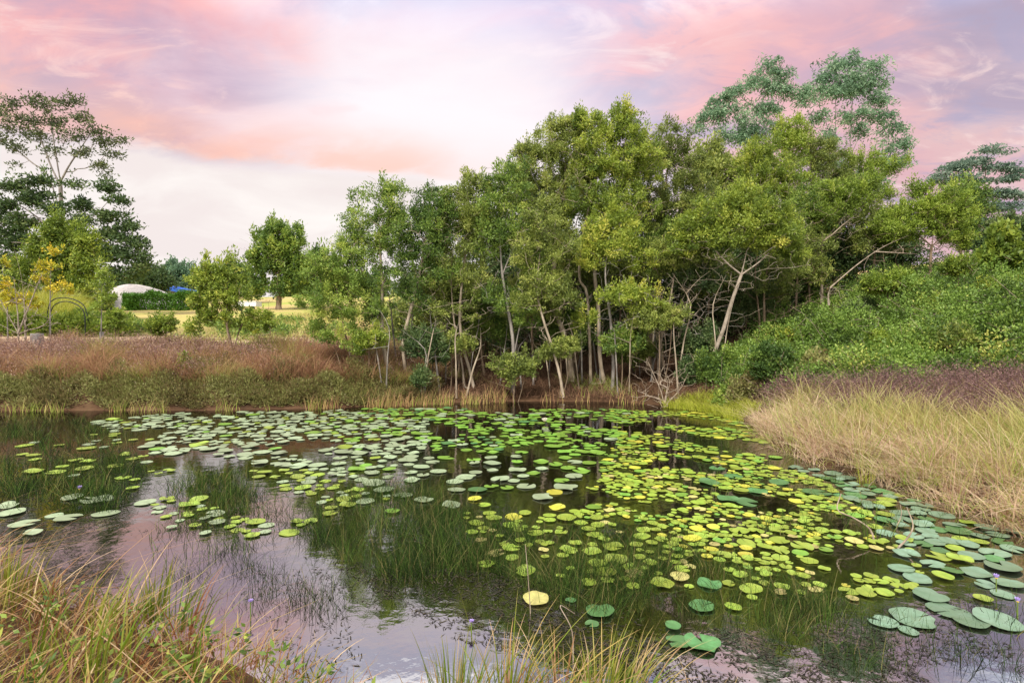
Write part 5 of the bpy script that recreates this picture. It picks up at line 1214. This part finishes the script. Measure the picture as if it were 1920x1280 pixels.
ZONES = [  # polygon (photo px), tries, (rmin, rmax), packing, colours with weights
    ([(170, 790), (320, 775), (650, 770), (800, 790), (790, 850), (690, 905), (560, 880), (400, 862), (290, 850)], 3600, (.07, .175), .86, [('silvery green', 8), ('fresh green', 1), ('yellow green', 1)], lambda x, y: vnoise(x, y, 1.0, 2) + .5 * vnoise(x, y, 2.9, 1) > -.42),
    ([(640, 765), (1180, 768), (1190, 800), (1120, 850), (990, 850), (830, 860), (790, 830), (660, 800)], 2600, (.07, .17), .86, [('fresh green', 7), ('silvery green', 1), ('deep green', 1)], lambda x, y: vnoise(x, y, 1.3, 5) + .5 * vnoise(x, y, 3.1, 3) > -.22),
    ([(1140, 768), (1360, 775), (1420, 810), (1480, 850), (1380, 880), (1280, 850), (1160, 840)], 2600, (.05, .13), .84, [('yellow green', 7), ('fresh green', 2), ('lemon yellow', 1)], lambda x, y: vnoise(x, y, 1.2, 8) + .6 * vnoise(x, y, 3.7, 2) > -.1),
    ([(1130, 840), (1380, 860), (1500, 885), (1560, 910), (1620, 960), (1700, 1020), (1740, 1090), (1640, 1130), (1480, 1110), (1360, 1070), (1180, 1050), (1040, 1010), (1010, 960), (1130, 900)], 8000, (.034, .105), .8, [('yellow green', 10), ('lemon yellow', 2), ('browning', 1), ('fresh green', 1)], lambda x, y: (vnoise(x, y, 1.7, 3) + .7 * vnoise(x, y, 4.2, 6) > -.26 + .5 * sst(2.2, .6, x))),
    ([(1480, 870), (1560, 885), (1700, 930), (1830, 985), (1900, 1010), (1900, 1090), (1700, 1080), (1640, 990), (1540, 915)], 1100, (.08, .14), .82, [('blue green', 5), ('deep green', 2), ('yellow green', 2)], lambda x, y: vnoise(x, y, 1.5, 1) > -.5),
    ([(280, 880), (640, 880), (760, 930), (640, 960), (540, 1010), (330, 1000), (270, 950)], 620, (.05, .13), .9, [('yellow green', 5), ('silvery green', 3)], lambda x, y: vnoise(x, y, 1.4, 4) > -.1),
    ([(30, 830), (260, 800), (300, 860), (250, 920), (60, 900)], 110, (.07, .15), .95, [('yellow green', 5), ('silvery green', 3)], lambda x, y: True),
    ([(640, 850), (1120, 860), (1100, 930), (900, 960), (660, 930)], 140, (.09, .165), .95, [('silvery green', 4), ('fresh green', 2)], lambda x, y: True),
    ([(860, 960), (1200, 960), (1560, 1060), (1660, 1130), (1350, 1115), (1100, 1095), (900, 1050)], 420, (.04, .1), .88, [('yellow green', 5), ('browning', 1)], lambda x, y: True),
    ([(1560, 1110), (1900, 1080), (1900, 1160), (1700, 1190)], 40, (.06, .13), .9, [('blue green', 3), ('yellow green', 1)], lambda x, y: True),
]
for poly, tries, (r0, r1), pk, cw, ok in ZONES:
    pq = np.array(poly, float); Yn, Yf = CH * F / (pq[:, 1].max() - HY), CH * F / (pq[:, 1].min() - HY)
    Yc = CH * F / (pq[:, 1] - HY); xc = (pq[:, 0] - CX) / F * Yc
    names = [c for c, w in cw for _ in range(w)]
    poly_w = list(zip(xc, Yc))
    for _ in range(tries):
        x = rp.uniform(xc.min(), xc.max()); y = rp.uniform(Yn, Yf)
        if not in_poly(np.array([x]), np.array([y]), poly_w)[0] or not ok(x, y): continue
        if pond_d(np.array([x]), np.array([y]))[0] > -.12: continue
        r = r0 + (r1 - r0) * rp.random() ** 1.7
        if free(x, y, r, pk): pads.append((x, y, r, rp.choice(names)))

LAND = [((60, 980), 'at the near left corner by the bank grass'), ((180, 945), 'in the sparse left shallows near the purple lily'), ((120, 850), 'among the rushes of the far left shallows'), ((300, 800), 'at the far left end of the silvery raft'),
        ((420, 790), 'in the far silvery raft below the bushy tree'), ((560, 785), 'in the far silvery raft before the bank weeds'), ((400, 830), 'in the left middle of the silvery raft'), ((520, 845), 'in the middle of the silvery raft'), ((640, 840), 'on the right side of the silvery raft'),
        ((640, 890), 'at the raft edge over the bright sky reflection'), ((420, 920), 'around the rush clump in the bright reflection'), ((560, 960), 'left of the dark central rushes'), ((720, 920), 'at the upper rim of the dark central rushes'), ((720, 790), 'below the twin pale trunks across the water'),
        ((850, 780), 'off the reedy far shore'), ((860, 830), 'in the green cluster at mid pond'), ((960, 800), 'near the white lily on its left side'), ((1060, 800), 'near the white lily on its right side'), ((1000, 850), 'in open dark water at mid pond'), ((960, 915), 'behind the central rushes'), ((1080, 880), 'in the floating row at the centre right'),
        ((1180, 790), 'before the dead branch tangle'), ((1300, 790), 'in the far inlet on the right'), ((1380, 810), 'along the inlet grass'), ((1250, 830), 'in the far part of the yellow green patch'), ((1430, 850), 'at the tip of the straw bank'), ((1330, 880), 'in the back of the yellow green patch'), ((1200, 890), 'on the left rim of the yellow green patch'),
        ((1480, 900), 'beside the straw bank overhang'), ((1400, 940), 'in the back middle of the yellow green patch'), ((1280, 940), 'in the left middle of the yellow green patch'), ((1120, 950), 'straying left from the yellow green patch'), ((1000, 1000), 'among the central rushes'), ((1160, 1030), 'in the front left of the yellow green patch'), ((1300, 1010), 'in the centre of the yellow green patch'),
        ((1440, 1000), 'in the thick of the yellow green patch'), ((1560, 960), 'left of the standing dead twigs'), ((1560, 1040), 'below the standing dead twigs'), ((1680, 960), 'between dead twigs and straw bank'), ((1700, 1040), 'right of the standing dead twigs'), ((1820, 1000), 'under the straw bank at far right'), ((1860, 1060), 'near the purple lilies'), ((1780, 1140), 'in the large pads at lower right'), ((1650, 1160), 'at the lower right water edge'), ((1460, 1070), 'in the front of the yellow green patch'), ((1320, 1090), 'in front rushes below the yellow green patch'), ((1220, 1090), 'nearest in the front rushes'), ((1120, 1150), 'alone in the dark near water'), ((1300, 1190), 'alone by the near bank right of the tufts'), ((930, 1060), 'at the left front of the dark rushes')]


def facts(p):
    x, y, r, c = p; px, py = CX + F * x / y, HY + F * CH / y
    a = 2 * r * F / y; b = a * CH / math.hypot(y, CH)
    inside = -20 < px < 1940 and py < 1300
    return px, py, (a * b if inside else 0)


order = sorted(range(len(pads)), key=lambda i: -facts(pads[i])[2])
single, rest = order[:285], order[285:]
print('pads', len(pads))
named = {}
for i in single:
    px, py, _ = facts(pads[i]); r = pads[i][2]
    lm = min(LAND, key=lambda l: ((l[0][0] - px) / 1.6) ** 2 + (l[0][1] - py) ** 2)[1]
    size = 'large' if r > .16 else 'medium' if r > .105 else 'small'
    named.setdefault(f'{size} {pads[i][3]} lily pad {lm}', []).append((i, px, py))
final = {}
for lab, mem in named.items():
    if len(mem) == 1: final[mem[0][0]] = lab; continue
    mem.sort(key=lambda m: -m[2])
    if len(mem) == 2: ads = ['nearer', 'farther']
    elif len(mem) == 3: ads = ['nearest', 'middle', 'farthest']
    else:
        ads = [None] * len(mem); ads[0] = 'nearest'; ads[-1] = 'farthest'
        inner = sorted(range(1, len(mem) - 1), key=lambda k: mem[k][1])
        ads[inner[0]] = 'leftmost'
        if len(inner) > 1: ads[inner[-1]] = 'rightmost'
        mid = inner[1:-1]
        if len(mid) == 1: ads[mid[0]] = 'innermost'
        elif len(mid) >= 2:
            mid = sorted(mid, key=lambda k: -mem[k][2])
            for k in mid: ads[k] = 'inner'
            ads[mid[0]] = 'nearer inner'; ads[mid[-1]] = 'farther inner'
    for m, ad in zip(mem, ads): final[m[0]] = (ad + ' ' if ad else '') + lab
RS, RV, RF = {}, [], []
for rank, i in enumerate(order):
    x, y, r, c = pads[i]
    rot = rp.random() * 6.28; notch = rp.choice([.06, .1, .16, .5, .8]) if rp.random() < .8 else .05
    z = .003 + rp.random() * .016
    V, Fs, ve = pad_mesh(r, i, notch, rp.choice([.2, .3, .5, .8, 1.8]))
    tilt = rp.gauss(0, .03); tl2 = rp.gauss(0, .03)
    if rank < 285:
        me = bpy.data.meshes.new('lily_pad'); me.from_pydata([tuple(map(float, v)) for v in V], [], Fs); me.materials.append(PADC[c])
        a = me.attributes.new('vein', 'FLOAT', 'POINT'); a.data.foreach_set('value', np.array(ve, np.float32)); a = me.attributes.new('rnd', 'FLOAT', 'POINT'); a.data.foreach_set('value', np.full(len(ve), rp.random(), np.float32)); me.update()
        o = link(bpy.data.objects.new('lily_pad', me)); o.location = (x, y, z + .02 * min(1, abs(tilt) * 5)); o.rotation_euler = (tilt, tl2, rot)
        tag(o, final[i], 'lily pad', 'lily pads floating on the pond')
    else:
        R = np.array([[math.cos(rot), -math.sin(rot), 0], [math.sin(rot), math.cos(rot), 0], [0, 0, 1]])
        V = V @ R.T; V[:, 2] += tilt * V[:, 0] * .6 + abs(tilt) * r * .5; V = V + np.array([x, y, z])
        RS.setdefault('V', []).extend(V.tolist())
        k = len(RS['V']) - len(V)
        RS.setdefault('F', []).extend([tuple(q + k for q in f) for f in Fs]); RS.setdefault('m', []).extend([list(PADC).index(c)] * len(Fs)); RS.setdefault('v', []).extend(ve); RS.setdefault('r', []).extend([rp.random()] * len(ve))
if RS:
    me = bpy.data.meshes.new('lily_pads'); me.from_pydata(RS['V'], [], RS['F'])
    for m_ in PADC.values(): me.materials.append(m_)
    me.polygons.foreach_set('material_index', np.array(RS['m'], np.int32))
    a = me.attributes.new('vein', 'FLOAT', 'POINT'); a.data.foreach_set('value', np.array(RS['v'], np.float32)); a = me.attributes.new('rnd', 'FLOAT', 'POINT'); a.data.foreach_set('value', np.array(RS['r'], np.float32)); me.update()
    tag(link(bpy.data.objects.new('lily_pads', me)), 'the many smaller and farther lily pads between the large ones', 'lily pads', kind='stuff')


# ------------------------------------------------------------------ water lily flowers
M['petal_white'] = plain('petal_white', C(.80, .74, .62), .5); M['petal_violet'] = plain('petal_violet', C(.42, .32, .68), .5); M['flower_stem'] = plain('flower_stem', C(.14, .2, .04)); M['flower_heart'] = plain('flower_heart', C(.7, .5, .06))


def lily(label, px, py, w, h, pet, open_=.6):
    q = wz(px, py, h); r = w / F * q[1] / 2
    root = empty('water_lily', (q[0], q[1], 0)); tag(root, label, 'flower', 'water lily flowers')
    V, Q = tubes(np.array([[0, 0, -.05]]), np.array([[0, 0, h]]), np.array([.005]), np.array([.004])); mesh_np('stem', V, Q, M['flower_stem'], root)
    V, Fs = [], []
    for ring, (cnt, tilt, L) in enumerate(((9, open_, 1.0), (8, open_ + .35, .85), (5, open_ + .7, .65))):
        for k in range(cnt):
            a = 2 * math.pi * (k + .5 * ring) / cnt; ca, sa = math.cos(a), math.sin(a); l = r * 1.15 * L; wd = l * .26
            pts = [(0, 0), (.55, .5), (1.0, 0), (.55, -.5)]
            b = len(V)
            for t, s in pts:
                d = t * l * math.cos(tilt); z = h + t * l * math.sin(tilt) + (.12 * l if s == 0 and t > .9 else 0)
                V.append((ca * d - sa * s * 2 * wd, sa * d + ca * s * 2 * wd, z))
            V.append((ca * .5 * l * math.cos(tilt), sa * .5 * l * math.cos(tilt), h + .5 * l * math.sin(tilt) - .1 * l))
            Fs += [(b, b + 1, b + 4), (b + 1, b + 2, b + 4), (b + 2, b + 3, b + 4), (b + 3, b, b + 4)]
    mesh_py('petals', V, Fs, M[pet], root)
    k = 10
    Vh = [(.28 * r * math.cos(2 * math.pi * i / k), .28 * r * math.sin(2 * math.pi * i / k), h + .08 * r) for i in range(k)] + [(.2 * r * math.cos(2 * math.pi * i / k), .2 * r * math.sin(2 * math.pi * i / k), h + .5 * r) for i in range(k)]
    mesh_py('stamens', Vh, [tuple(range(k, 2 * k))] + [(i, (i + 1) % k, k + (i + 1) % k, k + i) for i in range(k)], M['flower_heart'], root)


lily('creamy white water lily open on the dark far water', 1021, 790, 15, .05, 'petal_white', .7)
lily('violet water lily at the lower right, farther of two on tall stems', 1868, 1084, 16, .12, 'petal_violet', .95)
lily('violet water lily at the right edge, nearer of two on tall stems', 1908, 1128, 16, .12, 'petal_violet', .95)
lily('small violet water lily alone in the left shallows', 149, 917, 13, .1, 'petal_violet', .9)
lily('tiny pale violet flower above the near reflections at left', 470, 1128, 12, .12, 'petal_violet', .6)
lily('tiny whitish flower beside the bottom centre grass', 884, 1166, 12, .08, 'petal_violet', .6)

# ------------------------------------------------------------------ sky, sun
w = bpy.data.worlds.new('World'); scene.world = w; w.use_nodes = True
nt = w.node_tree; nt.nodes.clear()
N = nt.nodes.new; Lk = nt.links.new


def mth(op, a, b=None, c=None, clamp=False):
    m = N('ShaderNodeMath'); m.operation = op; m.use_clamp = clamp
    for i, v_ in enumerate((a, b, c)):
        if v_ is None: continue
        if isinstance(v_, (int, float)): m.inputs[i].default_value = v_
        else: Lk(v_, m.inputs[i])
    return m.outputs[0]


def mrange(x, a, b, c=0.0, d=1.0):
    m = N('ShaderNodeMapRange'); m.interpolation_type = 'SMOOTHSTEP'
    Lk(x, m.inputs[0])
    for i, v_ in enumerate((a, b, c, d)): m.inputs[i + 1].default_value = v_
    return m.outputs[0]


def mixc(f, a, b):
    m = N('ShaderNodeMix'); m.data_type = 'RGBA'
    if isinstance(f, (int, float)): m.inputs[0].default_value = f
    else: Lk(f, m.inputs[0])
    for i, v_ in ((6, a), (7, b)):
        if isinstance(v_, tuple): m.inputs[i].default_value = v_
        else: Lk(v_, m.inputs[i])
    return m.outputs[2]


def comb(x, y, z):
    m = N('ShaderNodeCombineXYZ')
    for i, v_ in enumerate((x, y, z)):
        if isinstance(v_, (int, float)): m.inputs[i].default_value = v_
        else: Lk(v_, m.inputs[i])
    return m.outputs[0]


def noise(vec, scale, detail=6, dist=.4, rough=.55):
    m = N('ShaderNodeTexNoise'); Lk(vec, m.inputs[0]); m.inputs['Scale'].default_value = scale; m.inputs['Detail'].default_value = detail
    m.inputs['Distortion'].default_value = dist; m.inputs['Roughness'].default_value = rough
    return m.outputs[0]


SUN_EL, SUN_AZ = 48, 205     # degrees; azimuth clockwise from the view direction
tc = N('ShaderNodeTexCoord'); sp = N('ShaderNodeSeparateXYZ'); Lk(tc.outputs['Generated'], sp.inputs[0])
sx, sy, sz = sp.outputs
den = mth('ADD', mth('MAXIMUM', sz, 0.0), .22)
u_ = mth('DIVIDE', sx, den); v_ = mth('DIVIDE', sy, den)
vec = comb(mth('ADD', mth('MULTIPLY', u_, .8), mth('MULTIPLY', v_, .35)), mth('MULTIPLY', v_, 1.25), 3.3)
vec2 = comb(mth('MULTIPLY', u_, .7), mth('MULTIPLY', v_, 1.0), 9.1)
na = noise(vec, 1.15, 7, .7); nb = noise(vec2, 2.6, 7, .5); nc = noise(vec, 4.5, 6, .3)
pink_f = mrange(mth('ADD', na, mth('MULTIPLY', mth('SUBTRACT', nc, .5), .75)), .40, .64)
lav = mixc(mrange(nb, .35, .65), lin(186, 174, 200), lin(218, 203, 219))
pinkc = mixc(mrange(nb, .3, .7), lin(244, 186, 190), lin(251, 214, 206))
skyc = mixc(pink_f, lav, pinkc)
# darker lavender to the right
skyc = mixc(mth('MULTIPLY', mrange(sx, .30, .56), mrange(na, .35, .6, .85, .3)), skyc, lin(178, 162, 184))


def glow(px, py, lo, hi):
    d = Vector(((px - CX) / F, 1, -(py - HY) / F)).normalized()
    dp = N('ShaderNodeVectorMath'); dp.operation = 'DOT_PRODUCT'; Lk(tc.outputs['Generated'], dp.inputs[0]); dp.inputs[1].default_value = d
    return mrange(mth('ADD', dp.outputs['Value'], mth('MULTIPLY', mth('SUBTRACT', nb, .5), .09)), lo, hi)


wis = noise(comb(mth('MULTIPLY', u_, 1.6), mth('MULTIPLY', v_, 2.6), 5.2), 2.2, 8, 1.0, .62)
skyc = mixc(mrange(wis, .50, .68, 0, .8), skyc, lin(253, 226, 222))
skyc = mixc(mrange(wis, .48, .33, 0, .6), skyc, lin(178, 172, 200))
skyc = mixc(mth('MULTIPLY', glow(860, 200, .90, .995), .8), skyc, lin(247, 232, 246))
skyc = mixc(mth('MULTIPLY', glow(800, 330, .93, .998), .9), skyc, lin(255, 250, 253))
skyc = mixc(mth('MULTIPLY', glow(330, 110, .965, 1.0), mrange(na, .35, .6, .2, .75)), skyc, lin(249, 170, 172))
skyc = mixc(mth('MULTIPLY', glow(1480, 60, .97, 1.0), mrange(na, .35, .6, .1, .5)), skyc, lin(245, 182, 188))
# peach band over a cream layer near the horizon on the left
edge = mth('ADD', sz, mth('ADD', mth('MULTIPLY', mth('SUBTRACT', nb, .5), .05), mth('MULTIPLY', mth('SUBTRACT', nc, .5), .035)))
left_w = mrange(sx, .42, .05)
band = mth('MULTIPLY', mth('MULTIPLY', mrange(edge, .245, .265), mrange(edge, .36, .275)), mth('MULTIPLY', left_w, mrange(sx, -.05, -.2, .25, .85)))
skyc = mixc(mth('MULTIPLY', band, mrange(nc, .3, .65, .35, .85)), skyc, lin(255, 200, 180))
cream = mixc(mrange(nb, .35, .7), lin(243, 232, 230), lin(255, 249, 245))
skyc = mixc(mth('MULTIPLY', mrange(edge, .272, .235), left_w), skyc, cream)
# overhead: bright broken cloud with blue between (above the picture)
ns = N('ShaderNodeTexSky'); ns.sky_type = 'NISHITA'; ns.sun_disc = False
ns.sun_elevation = math.radians(SUN_EL); ns.sun_rotation = math.radians(SUN_AZ)
nsc = N('ShaderNodeVectorMath'); nsc.operation = 'SCALE'; Lk(ns.outputs[0], nsc.inputs[0]); nsc.inputs['Scale'].default_value = .12
cloud = mixc(mrange(nb, .4, .55), nsc.outputs[0], (1.0, .97, .98, 1))
high = mth('MAXIMUM', mrange(sz, .43, .58), mth('MULTIPLY', mrange(sz, .398, .435), mrange(sx, .5, .62)))
gain = mth('ADD', 1.0, mth('MULTIPLY', high, 1.0))
skyc = mixc(high, skyc, cloud)
back_w = mrange(sy, .1, -.3)
skyc = mixc(mth('MULTIPLY', back_w, .8), skyc, (1.0, .95, .93, 1))
fin = N('ShaderNodeVectorMath'); fin.operation = 'SCALE'; Lk(skyc, fin.inputs[0]); Lk(gain, fin.inputs['Scale'])
bg = N('ShaderNodeBackground'); Lk(fin.outputs[0], bg.inputs[0]); bg.inputs[1].default_value = .95
wo = N('ShaderNodeOutputWorld'); Lk(bg.outputs[0], wo.inputs[0])

sun = bpy.data.lights.new('sun', 'SUN'); sun.energy = 4.2; sun.angle = math.radians(9); sun.color = (1, .94, .84)
so = link(bpy.data.objects.new('sun', sun))
az, el = math.radians(SUN_AZ), math.radians(SUN_EL)
d = Vector((math.sin(az) * math.cos(el), math.cos(az) * math.cos(el), math.sin(el)))
so.rotation_euler = d.to_track_quat('Z', 'Y').to_euler(); so.location = (0, -10, 30)

# ------------------------------------------------------------------ camera
cam = bpy.data.cameras.new('camera'); cam.sensor_width = 36; cam.lens = F / 1920 * 36; cam.shift_y = -(640 - HY) / 1920; cam.clip_end = 4000; cam.clip_start = .05
co = link(bpy.data.objects.new('camera', cam)); co.location = (0, 0, CH); co.rotation_euler = (math.pi / 2, 0, 0)
scene.camera = co
vs = scene.view_settings; vs.view_transform = 'Standard'; vs.look = 'None'; vs.exposure = .12; vs.gamma = 1; vs.use_curve_mapping = False
